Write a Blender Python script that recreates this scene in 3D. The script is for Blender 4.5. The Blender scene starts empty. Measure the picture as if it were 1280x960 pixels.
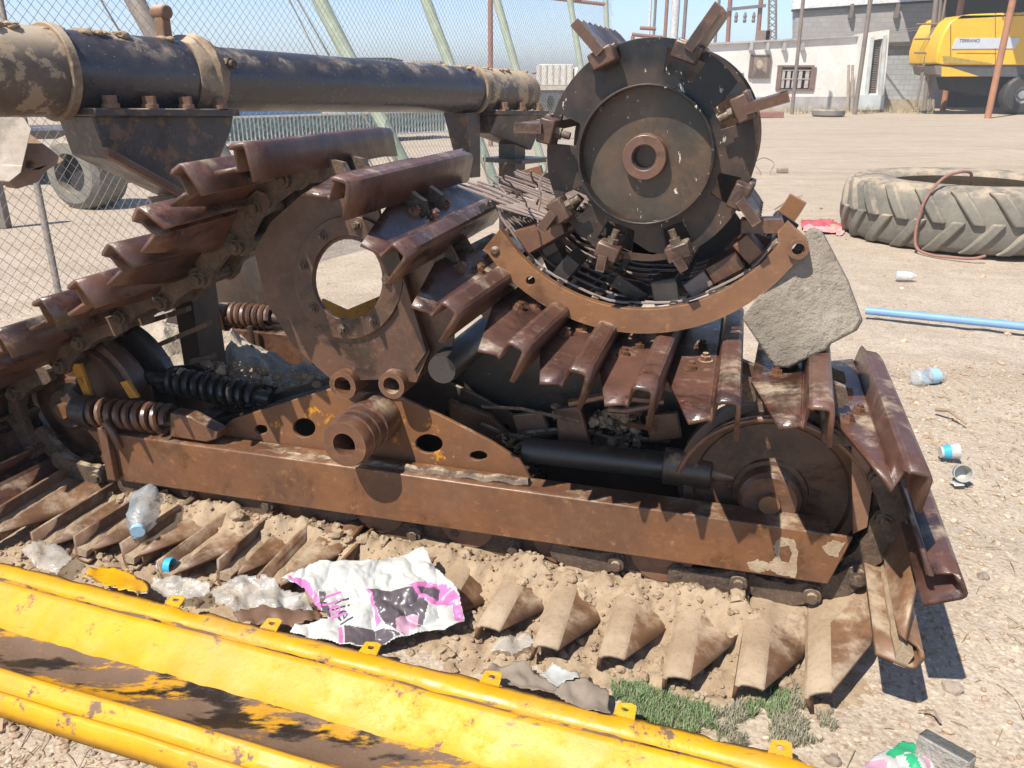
import bpy, bmesh, math, random
from mathutils import Vector, Matrix, noise as mnoise
from mathutils.geometry import tessellate_polygon
random.seed(7)
R = math.radians
sc = bpy.context.scene
COL = sc.collection

# ------------------------------------------------------------------ camera
F, CX, CY, H, PITCH = 1000.0, 640.0, 480.0, 1.25, R(20.8)
cam_d = bpy.data.cameras.new('camera'); cam = bpy.data.objects.new('camera', cam_d); COL.objects.link(cam)
cam.location = (0, 0, H); cam.rotation_euler = (R(90) - PITCH, 0, 0)
cam_d.sensor_width = 36; cam_d.lens = F / 1280 * 36; cam_d.clip_end = 3000; cam_d.clip_start = .02
sc.camera = cam
CP, SP = math.cos(PITCH), math.sin(PITCH)
def ray(px, py):
    a, b = (px - CX) / F, (CY - py) / F
    return Vector((a, CP + b * SP, -SP + b * CP))
EYE = Vector((0, 0, H))
ANG = R(17.5)
U = Vector((math.cos(ANG), -math.sin(ANG), 0)); V = Vector((math.sin(ANG), math.cos(ANG), 0)); Z = Vector((0, 0, 1))
V0 = 1.44
def P(px, py, v):            # a point on the machine's plane at depth v behind the shoe tips
    r = ray(px, py); return EYE + r * ((V0 + v) / r.dot(V))
def G(px, py, z=0.0):        # a point at height z above the ground
    r = ray(px, py); return EYE + r * ((z - H) / r.z)
def Y(px, py, y):            # a point on an upright plane at distance y
    r = ray(px, py); return EYE + r * (y / r.y)
def D(px, py, d):            # a point at depth d
    return EYE + ray(px, py) * d
def M(u, v, z):              # machine coordinates to world
    return U * u + V * (V0 + v) + Z * z

# ------------------------------------------------------------------ mesh building
class MB:
    def __init__(s): s.v, s.f, s.m = [], [], []
    def add(s, vs, fs, mi=0):
        o = len(s.v); s.v += [Vector(p) for p in vs]
        s.f += [[i + o for i in f] for f in fs]; s.m += [mi] * len(fs); return s
    def hexa(s, b, t, mi=0):   # two matching rings of points
        n = len(b)
        fs = [list(range(n - 1, -1, -1)), list(range(n, 2 * n))] + [[i, (i + 1) % n, n + (i + 1) % n, n + i] for i in range(n)]
        return s.add(list(b) + list(t), fs, mi)
    def box(s, c, ax, ay, az, mi=0):   # centre and half-axis vectors
        c, ax, ay, az = map(Vector, (c, ax, ay, az))
        b = [c - ax - ay - az, c + ax - ay - az, c + ax + ay - az, c - ax + ay - az]
        return s.hexa(b, [p + az * 2 for p in b], mi)
    def bx(s, x0, x1, y0, y1, z0, z1, mi=0):
        return s.box(((x0+x1)/2, (y0+y1)/2, (z0+z1)/2), ((x1-x0)/2, 0, 0), (0, (y1-y0)/2, 0), (0, 0, (z1-z0)/2), mi)
    def mbx(s, u0, u1, v0, v1, z0, z1, mi=0):   # box along the machine's axes
        return s.box(M((u0+u1)/2, (v0+v1)/2, (z0+z1)/2), U * ((u1-u0)/2), V * ((v1-v0)/2), Z * ((z1-z0)/2), mi)
    def cyl(s, p0, p1, r0, r1=None, n=24, caps=True, mi=0):
        return s.lathe(p0, Vector(p1) - Vector(p0), [(0, r0), (1, r0 if r1 is None else r1)], n, caps, mi)
    def lathe(s, o, ax, prof, n=32, caps=True, mi=0, close=False, a0=0., a1=2*math.pi):
        # prof: (fraction along ax, radius)
        o, ax = Vector(o), Vector(ax); d = ax.normalized()
        e = d.cross(Z) if abs(d.z) < .95 else d.cross(Vector((1, 0, 0)))
        e.normalize(); g = d.cross(e)
        full = abs(a1 - a0 - 2 * math.pi) < 1e-6
        k = n if full else n + 1
        vs = []
        for t, r in prof:
            for i in range(k):
                a = a0 + (a1 - a0) * i / n
                vs.append(o + ax * t + (e * math.cos(a) + g * math.sin(a)) * r)
        fs = []
        L = len(prof); J = L if close else L - 1
        for j in range(J):
            for i in range(n):
                q = (i + 1) % k; a, b = j * k, ((j + 1) % L) * k
                fs.append([a + i, a + q, b + q, b + i])
        if caps and not close:
            fs.append(list(range(k - 1, -1, -1))); fs.append([(L - 1) * k + i for i in range(k)])
        return s.add(vs, fs, mi)
    def tube(s, pts, r, n=8, mi=0, caps=True):
        pts = [Vector(p) for p in pts]; vs, fs = [], []
        e = None
        for i, p in enumerate(pts):
            t = (pts[min(i + 1, len(pts) - 1)] - pts[max(i - 1, 0)]).normalized()
            if e is None: e = t.orthogonal().normalized()
            e = (e - t * e.dot(t)).normalized(); g = t.cross(e)
            rr = r[i] if isinstance(r, (list, tuple)) else r
            vs += [p + (e * math.cos(2*math.pi*k/n) + g * math.sin(2*math.pi*k/n)) * rr for k in range(n)]
        for i in range(len(pts) - 1):
            for k in range(n):
                a, b = i * n + k, i * n + (k + 1) % n
                fs.append([a, b, b + n, a + n])
        if caps: fs.append(list(range(n - 1, -1, -1))); fs.append([(len(pts) - 1) * n + k for k in range(n)])
        return s.add(vs, fs, mi)
    def plate(s, loops, th, fn=None, mi=0):
        # loops: outline then holes, 3D points (or 2D with fn); th: thickness vector
        L = [[(fn(*q) if fn else Vector(q)) for q in lp] for lp in loops]
        flat = [p for lp in L for p in lp]; n = len(flat); th = Vector(th)
        tri = [list(t) for t in tessellate_polygon(L)]
        vs = flat + [p + th for p in flat]
        fs = [t for t in tri] + [[i + n for i in reversed(t)] for t in tri]
        o = 0
        for lp in L:
            k = len(lp)
            for i in range(k):
                a, b = o + i, o + (i + 1) % k
                fs.append([a, b, b + n, a + n])
            o += k
        return s.add(vs, fs, mi)
    def obj(s, name, mat, parent=None, root=None, smooth=35, bevel=0, sub=0):
        """link as one object; with a parent the points are stored relative to it"""
        off = Vector((0, 0, 0))
        p = parent
        while p is not None:
            off = off + p.location; p = p.parent
        me = bpy.data.meshes.new(name)
        me.from_pydata([v - off for v in s.v], [], s.f)
        mats = mat if isinstance(mat, (list, tuple)) else [mat]
        for m in mats: me.materials.append(m)
        for p_, mi in zip(me.polygons, s.m): p_.material_index = mi
        bm = bmesh.new(); bm.from_mesh(me); bmesh.ops.recalc_face_normals(bm, faces=bm.faces); bm.to_mesh(me); bm.free()
        if smooth:
            me.polygons.foreach_set('use_smooth', [True] * len(me.polygons)); me.set_sharp_from_angle(angle=R(smooth))
        o = bpy.data.objects.new(name, me); COL.objects.link(o)
        if parent is not None: o.parent = parent
        if bevel:
            b = o.modifiers.new('bevel', 'BEVEL'); b.width = bevel; b.segments = 2; b.limit_method = 'ANGLE'; b.angle_limit = R(40)
            b.harden_normals = False
        if sub:
            q = o.modifiers.new('sub', 'SUBSURF'); q.levels = q.render_levels = sub
        return o
def tag(o, label=None, cat=None, group=None, kind=None):
    if label: o['label'] = label
    if cat: o['category'] = cat
    if group: o['group'] = group
    if kind: o['kind'] = kind
    return o
def empty(name, loc, label, cat, group=None):
    o = bpy.data.objects.new(name, None); o.empty_display_size = .1; o.location = loc; COL.objects.link(o)
    return tag(o, label, cat, group)
def link_copy(o, parent):
    c = o.copy(); COL.objects.link(c); c.parent = parent; return c
def circ(cx, cy, r, n=24, ry=None, ph=0.):
    ry = r if ry is None else ry
    return [(cx + r * math.cos(ph + 2*math.pi*i/n), cy + ry * math.sin(ph + 2*math.pi*i/n)) for i in range(n)]
def nz(p, s=1.0, o=4): return mnoise.fractal(Vector(p) * s, 1.0, 2.0, o)

# ------------------------------------------------------------------ materials
class NT:
    def __init__(s, name):
        s.m = bpy.data.materials.new(name); s.m.use_nodes = True
        s.t = s.m.node_tree; s.n = s.t.nodes; s.l = s.t.links
        s.b = s.n['Principled BSDF']
        g = s.n.new('ShaderNodeNewGeometry'); s.pos = g.outputs['Position']; s.nrm = g.outputs['Normal']
    def set(s, sock, v):
        if hasattr(v, 'links') or isinstance(v, bpy.types.NodeSocket): s.l.new(v, sock)
        else:
            if isinstance(v, (tuple, list)) and len(v) == 3: v = (*v, 1)
            sock.default_value = v
    def noise(s, scale, detail=5, rough=.6, vec=None, dist=0):
        n = s.n.new('ShaderNodeTexNoise'); n.inputs['Scale'].default_value = scale; n.inputs['Detail'].default_value = detail
        n.inputs['Roughness'].default_value = rough; n.inputs['Distortion'].default_value = dist
        s.l.new(vec or s.pos, n.inputs['Vector']); return n.outputs['Fac']
    def voro(s, scale, out='Distance', vec=None):
        n = s.n.new('ShaderNodeTexVoronoi'); n.inputs['Scale'].default_value = scale
        s.l.new(vec or s.pos, n.inputs['Vector']); return n.outputs[out]
    def ramp(s, f, a, b, lo=0., hi=1.):
        n = s.n.new('ShaderNodeMapRange'); n.interpolation_type = 'SMOOTHSTEP'
        for k, v in (('From Min', a), ('From Max', b), ('To Min', lo), ('To Max', hi)): n.inputs[k].default_value = v
        s.set(n.inputs['Value'], f); return n.outputs['Result']
    def mix(s, f, a, b):
        n = s.n.new('ShaderNodeMix'); n.data_type = 'RGBA'
        s.set(n.inputs[0], f); s.set(n.inputs[6], a); s.set(n.inputs[7], b); return n.outputs[2]
    def math(s, op, a, b=0., c=None):
        n = s.n.new('ShaderNodeMath'); n.operation = op; s.set(n.inputs[0], a); s.set(n.inputs[1], b)
        return n.outputs[0]
    def upz(s):
        n = s.n.new('ShaderNodeSeparateXYZ'); s.l.new(s.nrm, n.inputs[0]); return n.outputs['Z']
    def scaled(s, sx, sy, sz, rot=(0,0,0)):
        n = s.n.new('ShaderNodeMapping'); n.inputs['Scale'].default_value = (sx, sy, sz); n.inputs['Rotation'].default_value = rot
        s.l.new(s.pos, n.inputs['Vector']); return n.outputs['Vector']
    def bump(s, h, strength=.3, dist=.005):
        n = s.n.new('ShaderNodeBump'); n.inputs['Strength'].default_value = strength; n.inputs['Distance'].default_value = dist
        s.l.new(h, n.inputs['Height'])
        if s.b.inputs['Normal'].links: s.l.new(s.b.inputs['Normal'].links[0].from_socket, n.inputs['Normal'])
        s.l.new(n.outputs['Normal'], s.b.inputs['Normal'])
    def edge(s, rad=.004):
        b = s.n.new('ShaderNodeBevel'); b.samples = 3; b.inputs['Radius'].default_value = rad
        d = s.n.new('ShaderNodeVectorMath'); d.operation = 'DOT_PRODUCT'; s.l.new(b.outputs[0], d.inputs[0]); s.l.new(s.nrm, d.inputs[1])
        return s.math('SUBTRACT', 1.0, d.outputs['Value'])
    def objrand(s):
        return s.n.new('ShaderNodeObjectInfo').outputs['Random']
    def out(s, color, rough=.6, metal=0., spec=.5):
        s.set(s.b.inputs['Base Color'], color); s.set(s.b.inputs['Roughness'], rough)
        s.set(s.b.inputs['Metallic'], metal); s.set(s.b.inputs['Specular IOR Level'], spec); return s.m
DUST = (.46, .36, .25)
def metal(name, c1, c2, c3=None, rough=(.35, .65), dust=.0, scale=5., spec=.5, streak=True, speck=.0, bump=.25, flake=None, flake_amt=.55, edge=0., grime=0., vary=0.):
    """old steel: two tones in patches, fine grain, optional third colour in flakes, settled dust on upward faces"""
    t = NT(name)
    n1 = t.noise(scale, 6, .65); n2 = t.noise(scale * 9, 4, .7)
    c = t.mix(t.ramp(n1, .35, .65), c1, c2)
    c = t.mix(t.ramp(n2, .45, .8, 0, .55), c, c3 or tuple(x * .45 for x in c1))
    if streak:
        n3 = t.noise(3., 5, .7, t.scaled(2, 2, 22))
        c = t.mix(t.ramp(n3, .52, .72, 0, .35), c, tuple(x * .6 for x in c1))
    ro = t.ramp(n1, .3, .7, *rough)
    if vary:
        r = t.objrand(); c = t.mix(t.math('MULTIPLY', r, vary), c, tuple(x * .45 for x in c2))
    if grime:
        ng = t.noise(scale * .8, 8, .72, dist=.6); mk = t.math('MULTIPLY', t.ramp(ng, .50, .60), grime)
        c = t.mix(mk, c, tuple(x * .28 for x in c2)); ro = t.math('SUBTRACT', ro, t.math('MULTIPLY', mk, .14))
        nr = t.noise(scale * 4.5, 8, .75); mr = t.ramp(nr, .60, .68, 0, .7)
        c = t.mix(mr, c, tuple(min(1, x * y) for x, y in zip(c1, (1.75, 1.7, 1.5)))); ro = t.math('MAXIMUM', ro, t.math('MULTIPLY', mr, .9))
        nsx = t.noise(9, 2, .5, t.scaled(1, 14, 14, (.3, .2, .9))); ms = t.ramp(nsx, .70, .74, 0, .35); c = t.mix(ms, c, tuple(min(1, x * 2.2) for x in c1))
    if edge:
        me_ = t.math('MULTIPLY', t.ramp(t.edge(), .02, .16), t.ramp(t.noise(scale * 7, 5, .7), .40, .58)); me_ = t.math('MULTIPLY', me_, edge)
        c = t.mix(me_, c, tuple(min(1, x * 2.0 + .03) for x in c1))
    if flake:
        nf = t.noise(scale * 2.2, 9, .72)
        mk = t.ramp(nf, flake_amt, flake_amt + .05)
        c = t.mix(mk, c, flake)
    if speck:
        ns = t.voro(70, 'Distance'); nb = t.noise(14, 3)
        mk = t.math('MULTIPLY', t.ramp(ns, .13, .09), t.ramp(nb, .5, .6)); mk = t.math('MULTIPLY', mk, speck)
        c = t.mix(mk, c, (.5, .47, .42))
    if dust:
        nd = t.noise(scale * 1.7, 7, .7)
        up = t.ramp(t.upz(), .2, .9)
        mk = t.math('MULTIPLY', t.ramp(nd, .62 - dust * .45, .78 - dust * .3), t.math('ADD', t.math('MULTIPLY', up, .85), .12 * dust))
        c = t.mix(mk, c, DUST); ro = t.math('MAXIMUM', ro, t.math('MULTIPLY', mk, .9))
    t.bump(t.noise(scale * 24, 4, .7), bump, .002)
    t.bump(t.noise(scale * 2.5, 4, .6), bump * .8, .006)
    return t.out(c, ro, 0., spec)
RUST = metal('rust_brown_steel', (.150, .068, .036), (.098, .046, .027), (.21, .10, .05), rough=(.26, .52), dust=.25, spec=.7, edge=.7, grime=.6)
HOUSING = metal('shade_darkened_plate', (.105, .052, .032), (.066, .034, .022), (.15, .078, .045), rough=(.3, .6), dust=.3, spec=.55, edge=.8, grime=.8, bump=.4)  # darkened: shade on housing and right idler put into colour; drum bars share it
BRK = metal('grimy_bracket_steel', (.030, .028, .036), (.045, .037, .038), (.10, .065, .045), rough=(.25, .6), dust=.6, scale=6, flake=(.15, .078, .042), flake_amt=.53, edge=.8, bump=.5)
BEAM = metal('long_beam_steel', (.185, .082, .037), (.125, .058, .03), (.24, .115, .055), rough=(.28, .5), dust=.3, spec=.65, edge=.8, grime=.45, flake=(.42, .30, .19), flake_amt=.67)
RUSTD = metal('rust_dusty_steel', (.19, .08, .04), (.13, .06, .035), (.3, .17, .09), rough=(.5, .8), dust=.95)
SHOE = metal('track_shoe_steel', (.150, .068, .046), (.098, .045, .033), (.22, .11, .075), rough=(.27, .52), dust=.22, spec=.75, scale=4, edge=.9, grime=.8, vary=.5, bump=.5)
SHOED = metal('ground_shoe_steel', (.22, .115, .06), (.16, .082, .045), (.28, .16, .09), rough=(.40, .68), dust=.42, scale=5, edge=.6, grime=.4, vary=.3)
ORANGE = metal('worn_orange_steel', (.185, .080, .032), (.13, .058, .028), (.24, .11, .04), rough=(.45, .75), dust=.25, flake=(.50, .22, .015), flake_amt=.60)
OLDYEL = metal('old_yellow_steel', (.55, .25, .015), (.42, .19, .02), (.2, .08, .03), rough=(.4, .7), flake=(.15, .06, .03), flake_amt=.55)
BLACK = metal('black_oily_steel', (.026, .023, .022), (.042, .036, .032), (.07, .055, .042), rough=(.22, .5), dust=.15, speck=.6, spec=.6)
DARK = metal('greasy_dark_steel', (.065, .042, .030), (.04, .028, .022), (.12, .07, .042), rough=(.25, .55), dust=.3, spec=.6)
DRUM = metal('drum_black_steel', (.050, .046, .040), (.085, .073, .056), (.12, .07, .04), rough=(.25, .55), speck=.9, spec=.6, scale=6, dust=.12)
def drum_mat(name, a, b, c3, k):
    t = NT(name); n = t.noise(5.5, 7, .7); n2 = t.noise(26, 6, .7); n3 = t.noise(2.2, 4, .6)
    c = t.mix(t.ramp(n, .38, .62), a, b)
    c = t.mix(t.math('MULTIPLY', t.ramp(n3, .46, .56), t.ramp(n2, .35, .6, .45, 1)), c, c3)
    c = t.mix(t.ramp(n2, .56, .72, 0, .5), c, tuple(x * 1.9 for x in b))
    sv = t.noise(20, 3, .5, dist=2.5); mk = t.math('MULTIPLY', t.ramp(t.noise(55, 3, .6, t.scaled(1.2, 1, .55, (0, R(-40), 0))), .66, .685), t.ramp(t.noise(7, 3), .46, .54))
    mk2 = t.math('MULTIPLY', t.ramp(t.noise(46, 5, .75, t.scaled(1, 1, .6, (0, R(50), 0))), .645, .67), t.math('MULTIPLY', k, t.ramp(t.noise(5, 3), .42, .55)))
    c = t.mix(t.math('MAXIMUM', mk, mk2), c, (.50, .46, .38))
    t.bump(n2, .3, .003); t.bump(t.noise(110, 4), .2, .001)
    return t.out(c, t.ramp(n, .3, .7, .22, .6), 0, .45)
DRUMD = drum_mat('oily_drum_disc', (.008, .008, .009), (.022, .020, .019), (.068, .040, .027), .9)
CUPM = drum_mat('dusty_cup_floor', (.026, .024, .020), (.070, .058, .042), (.090, .056, .036), 1.)
CONC = metal('concave_brown_steel', (.235, .110, .048), (.165, .078, .038), (.29, .145, .065), rough=(.34, .55), spec=.6, scale=4, edge=.8, grime=.5)
AXLE = metal('axle_dark_paint', (.030, .029, .040), (.050, .043, .047), (.10, .075, .06), rough=(.18, .42), dust=.3, speck=.9, spec=.75, scale=5, flake=(.24, .165, .105), flake_amt=.645, edge=.3)
TUBEND = metal('muddy_tube_steel', (.06, .045, .04), (.12, .085, .06), (.2, .14, .09), rough=(.4, .8), dust=.9, scale=5, flake=(.36, .26, .16), flake_amt=.52)
TAN = metal('dusty_tan_steel', (.30, .215, .14), (.20, .13, .08), (.12, .07, .045), rough=(.6, .95), dust=.7, scale=9, grime=.6, bump=.7)
PALE = metal('pale_dusty_plate', (.45, .385, .32), (.36, .30, .24), (.22, .15, .10), rough=(.7, .9), scale=7, grime=.5)
CHAIN = metal('dusty_chain_steel', (.10, .062, .042), (.055, .036, .027), (.26, .19, .13), rough=(.35, .75), dust=.5, scale=14, bump=.6)
GREENP = metal('faded_green_post', (.32, .36, .28), (.26, .31, .22), (.42, .38, .3), rough=(.6, .85), scale=9)
ROD = metal('shiny_wire_rod', (.30, .235, .21), (.21, .155, .13), (.36, .3, .27), rough=(.22, .4), scale=12, streak=False)
GALV = metal('galvanised_wire', (.33, .33, .32), (.25, .25, .25), (.3, .22, .15), rough=(.45, .7), scale=9, streak=False)
REDPOLE = metal('red_brown_pole', (.30, .14, .10), (.24, .12, .09), (.4, .25, .18), rough=(.6, .85), scale=3)
ORPOLE = metal('orange_rust_pole', (.42, .19, .10), (.34, .15, .08), (.5, .28, .16), rough=(.6, .85), scale=3)
GREYPOLE = metal('grey_brown_pole', (.22, .18, .15), (.17, .14, .12), (.3, .24, .18), rough=(.6, .85), scale=3)
def plain(name, c, rough=.6, spec=.5, var=.18, scale=8., bump=.0, metal_=0.):
    t = NT(name); n = t.noise(scale, 6, .65)
    col = t.mix(t.ramp(n, .3, .7), tuple(x * (1 - var) for x in c), tuple(min(1, x * (1 + var)) for x in c))
    if bump: t.bump(t.noise(scale * 6, 5, .65), bump, .004)
    return t.out(col, rough, metal_, spec)
def yellow_paint():
    t = NT('chipped_yellow_paint')
    n = t.noise(4.5, 8, .68); n2 = t.noise(11, 9, .75); big = t.noise(1.6, 3, .5)
    al = t.scaled(1.2, 6.5, 6.5, (0, 0, R(19.1)))
    ns = t.noise(5, 7, .7, al)
    c = t.mix(t.ramp(n, .3, .7), (.72, .37, .004), (.61, .30, .003))
    c = t.mix(t.ramp(n2, .575, .635), c, (.17, .105, .075))
    c = t.mix(t.ramp(ns, .60, .68, 0, .9), c, (.16, .10, .065))
    c = t.mix(t.ramp(t.noise(60, 4, .7), .6, .75, 0, .5), c, (.42, .2, .02))
    ew = t.math('MULTIPLY', t.ramp(t.edge(.006), .02, .14), t.ramp(t.noise(26, 6, .75), .50, .54)); c = t.mix(ew, c, (.13, .08, .055))
    c = t.mix(t.ramp(t.noise(2.4, 7, .7), .45, .75, 0, .38), c, (.42, .30, .17))
    sc_ = t.noise(7, 2, .5, t.scaled(2, 40, 40, (0, 0, R(30)))); c = t.mix(t.ramp(sc_, .68, .72, 0, .6), c, (.25, .15, .07))
    ro = t.ramp(n2, .42, .66, .36, .8)
    t.bump(n2, .25, .004); t.bump(t.noise(90, 4), .12, .002)
    return t.out(c, ro, 0, .55)
YEL = yellow_paint()
def yellow_dirty():
    t = NT('dirt_filled_yellow_trough')
    al = t.scaled(1.6, 5.5, 5.5, (0, 0, R(19.1)))
    n = t.noise(3.1, 8, .7, al); n2 = t.noise(13, 8, .75); n3 = t.noise(2.6, 6, .6, al)
    c = t.mix(t.ramp(n2, .35, .65), (.58, .28, .005), (.46, .23, .02))
    c = t.mix(t.ramp(n, .43, .50), c, t.mix(n2, (.20, .125, .08), (.13, .08, .05)))
    c = t.mix(t.ramp(n3, .51, .57), c, (.030, .02, .014))
    ro = t.math('SUBTRACT', t.ramp(n, .45, .6, .45, .8), t.ramp(n3, .55, .62, 0, .45))
    t.bump(n2, .6, .006); t.bump(t.noise(70, 5), .3, .003)
    return t.out(c, ro, 0, .4)
YELD = yellow_dirty()
def ground_mat():
    t = NT('sandy_gravel_ground')
    n1 = t.noise(.35, 5, .6); n2 = t.noise(3.2, 7, .65); n3 = t.noise(34, 5, .7)
    c = t.mix(t.ramp(n2, .3, .7), (.40, .325, .245), (.515, .430, .34))
    c = t.mix(t.ramp(n1, .4, .65, 0, .6), c, (.40, .32, .235))
    c = t.mix(t.ramp(n3, .50, .72, 0, .7), c, (.26, .175, .115))
    nr_ = t.noise(1.1, 5, .6, t.scaled(.22, 1.5, 1, (0, 0, R(-4)))); c = t.mix(t.ramp(nr_, .50, .66, 0, .55), c, (.31, .235, .165))
    c = t.mix(t.ramp(t.noise(.9, 6, .7), .64, .70, 0, .5), c, (.22, .16, .115))
    vc = t.voro(70, 'Color'); vd = t.voro(70, 'Distance')
    s = t.n.new('ShaderNodeSeparateColor'); t.l.new(vc, s.inputs[0])
    peb = t.mix(s.outputs[1], (.62, .53, .42), (.30, .19, .125))
    c = t.mix(t.math('MULTIPLY', t.ramp(s.outputs[0], .62, .66), t.ramp(vd, .5, .35, 0, .8)), c, peb)
    vc2 = t.voro(190, 'Color'); s2 = t.n.new('ShaderNodeSeparateColor'); t.l.new(vc2, s2.inputs[0])
    c = t.mix(t.ramp(s2.outputs[0], .7, .75, 0, .55), c, t.mix(s2.outputs[1], (.66, .58, .47), (.24, .16, .11)))
    t.bump(vd, .35, .008); t.bump(n3, .6, .01); t.bump(n2, .5, .03)
    return t.out(c, .95, 0, .15)
GROUND = ground_mat()
def soil_mat():
    t = NT('pale_crumbly_soil')
    n = t.noise(14, 7, .7); n2 = t.noise(80, 4, .7)
    c = t.mix(t.ramp(n, .3, .7), (.30, .215, .14), (.43, .33, .225))
    c = t.mix(t.ramp(n2, .5, .8, 0, .5), c, (.21, .145, .09))
    t.bump(n2, .6, .006); t.bump(n, .5, .012)
    return t.out(c, .95, 0, .15)
SOIL = soil_mat()
def pebble_mat():
    t = NT('mixed_pebbles'); i = t.n.new('ShaderNodeNewGeometry').outputs['Random Per Island']
    r = t.n.new('ShaderNodeValToRGB'); t.l.new(i, r.inputs[0])
    e = r.color_ramp.elements; e[0].color = (.30, .2, .13, 1); e[1].color = (.62, .53, .42, 1)
    for p_, c_ in ((.25, (.50, .40, .29)), (.5, (.36, .24, .16)), (.7, (.58, .47, .34)), (.85, (.25, .2, .16))):
        x = e.new(p_); x.color = (*c_, 1)
    return t.out(r.outputs[0], .85, 0, .3)
PEB = pebble_mat()
def concrete_mat(name='grey_concrete', a=(.24, .20, .155), b=(.33, .285, .23)):
    t = NT(name); n = t.noise(7, 7, .65); p = t.noise(45, 4, .7); v = t.voro(38)
    c = t.mix(t.ramp(n, .3, .7), a, b)
    c = t.mix(t.ramp(t.noise(9, 5, .6), .62, .72, 0, .6), c, (.5, .5, .44))
    c = t.mix(t.ramp(p, .56, .75, 0, .6), c, tuple(x * .55 for x in a))
    c = t.mix(t.ramp(t.noise(3.2, 6, .7), .45, .65, 0, .6), c, tuple(x * .6 for x in a))
    t.bump(p, .8, .012); t.bump(t.noise(16, 6, .7), .7, .02)
    return t.out(c, .9, 0, .25)
CONCRETE = concrete_mat()
TYRE = metal('dusty_rubber', (.20, .185, .155), (.15, .14, .12), (.30, .26, .2), rough=(.75, .92), dust=.55, scale=4, spec=.3, streak=False)
RUBBER = metal('black_rubber', (.035, .034, .033), (.05, .048, .045), (.08, .075, .065), rough=(.65, .85), dust=.3, scale=4, streak=False)
def clear_plastic(name='clear_crumpled_film', a=.35, tint=(.62, .58, .52)):
    t = NT(name); n = t.noise(30, 5, .6, dist=1.5)
    t.bump(n, .5, .01)
    m = t.out(tint, .18, 0, .8)
    t.b.inputs['Alpha'].default_value = a
    return m
FILM = clear_plastic()
BOTTLE = clear_plastic('bottle_plastic', .4, (.62, .68, .72))
# ------------------------------------------------------------------ world and light
w = bpy.data.worlds.new('World'); sc.world = w; w.use_nodes = True
nt = w.node_tree; sky = nt.nodes.new('ShaderNodeTexSky'); sky.sky_type = 'NISHITA'; sky.sun_disc = False
SUN = Vector((-.39, -.44, .81)).normalized()
el = math.asin(SUN.z); az = math.atan2(SUN.x, SUN.y)
sky.sun_elevation = el; sky.sun_rotation = az; sky.air_density = 1.0; sky.dust_density = .0; sky.ozone_density = 1.5; sky.altitude = 3500
bg = nt.nodes['Background']; nt.links.new(sky.outputs[0], bg.inputs[0]); bg.inputs[1].default_value = .145
sl = bpy.data.lights.new('sun', 'SUN'); sl.energy = 5.0; sl.angle = R(.55); sl.color = (1.0, .94, .84)
so = bpy.data.objects.new('sun', sl); COL.objects.link(so); so.rotation_euler = SUN.to_track_quat('Z', 'Y').to_euler()
sc.view_settings.view_transform = 'Standard'; sc.view_settings.look = 'None'; sc.view_settings.gamma = 1
sc.view_settings.use_curve_mapping = False; sc.view_settings.exposure = .52

# ------------------------------------------------------------------ ground
def axis(dense, lo, hi, far):
    a = []; x = lo
    while x <= hi + 1e-6: a.append(x); x += dense
    st = dense; x = a[-1]; up = []
    while x < far: st *= 1.18; x += st; up.append(x)
    st = dense; x = a[0]; dn = []
    while x > -far: st *= 1.18; x -= st; dn.append(x)
    return dn[::-1] + a + up
xs = axis(.03, -2.4, 2.4, 900); ys = axis(.03, .6, 4.2, 900)
ys = [y for y in ys if y > -30]
def gz(x, y):
    d = math.hypot(x, y - 2)
    amp = min(1, d / 3 + .35)
    z = nz((x, y, 0), 2.1, 4) * .016 * amp + nz((x, y, 5), 9, 3) * .005 + (nz((x, y, 9), .35, 3) * .03 if d < 40 else 0)
    return z - .012
m = MB(); nxn = len(xs)
m.v = [Vector((x, y, gz(x, y))) for y in ys for x in xs]
m.f = [[j*nxn+i, j*nxn+i+1, (j+1)*nxn+i+1, (j+1)*nxn+i] for j in range(len(ys)-1) for i in range(nxn-1)]; m.m = [0]*len(m.f)
tag(m.obj('ground', GROUND, smooth=180), kind='structure')

# crumbly soil banked along the bottom run of the track
m = MB(); NU, NV = 300, 62
def bank(u, v):
    s = lambda a, b, x: max(0, min(1, (x - a) / (b - a)))
    e = s(-2.05, -1.7, u) * s(.30, .05, u)
    h = (.012 * s(-.12, .10, v) + .070 * s(.16, .24, v)) * (.25 + .75 * s(.36, .27, v)) * e
    n = nz(M(u, v, 0), 7, 5); n2 = nz(M(u, v, 3), 24, 4)
    return h * (1 + .45 * n) + (n2 * .016 + abs(nz(M(u, v, 8), 40, 2)) * .01) * (.25 + e) * s(-.14, .0, v) - .022 + .02 * s(-.14, .0, v)
m.v = [M(-2.15 + 2.5*i/NU, -.16 + .82*j/NV, bank(-2.15 + 2.5*i/NU, -.16 + .82*j/NV)) for j in range(NV+1) for i in range(NU+1)]
m.f = [[j*(NU+1)+i, j*(NU+1)+i+1, (j+1)*(NU+1)+i+1, (j+1)*(NU+1)+i] for j in range(NV) for i in range(NU)]; m.m = [0]*len(m.f)
tag(m.obj('soil_bank', SOIL, smooth=60), kind='structure')

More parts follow.
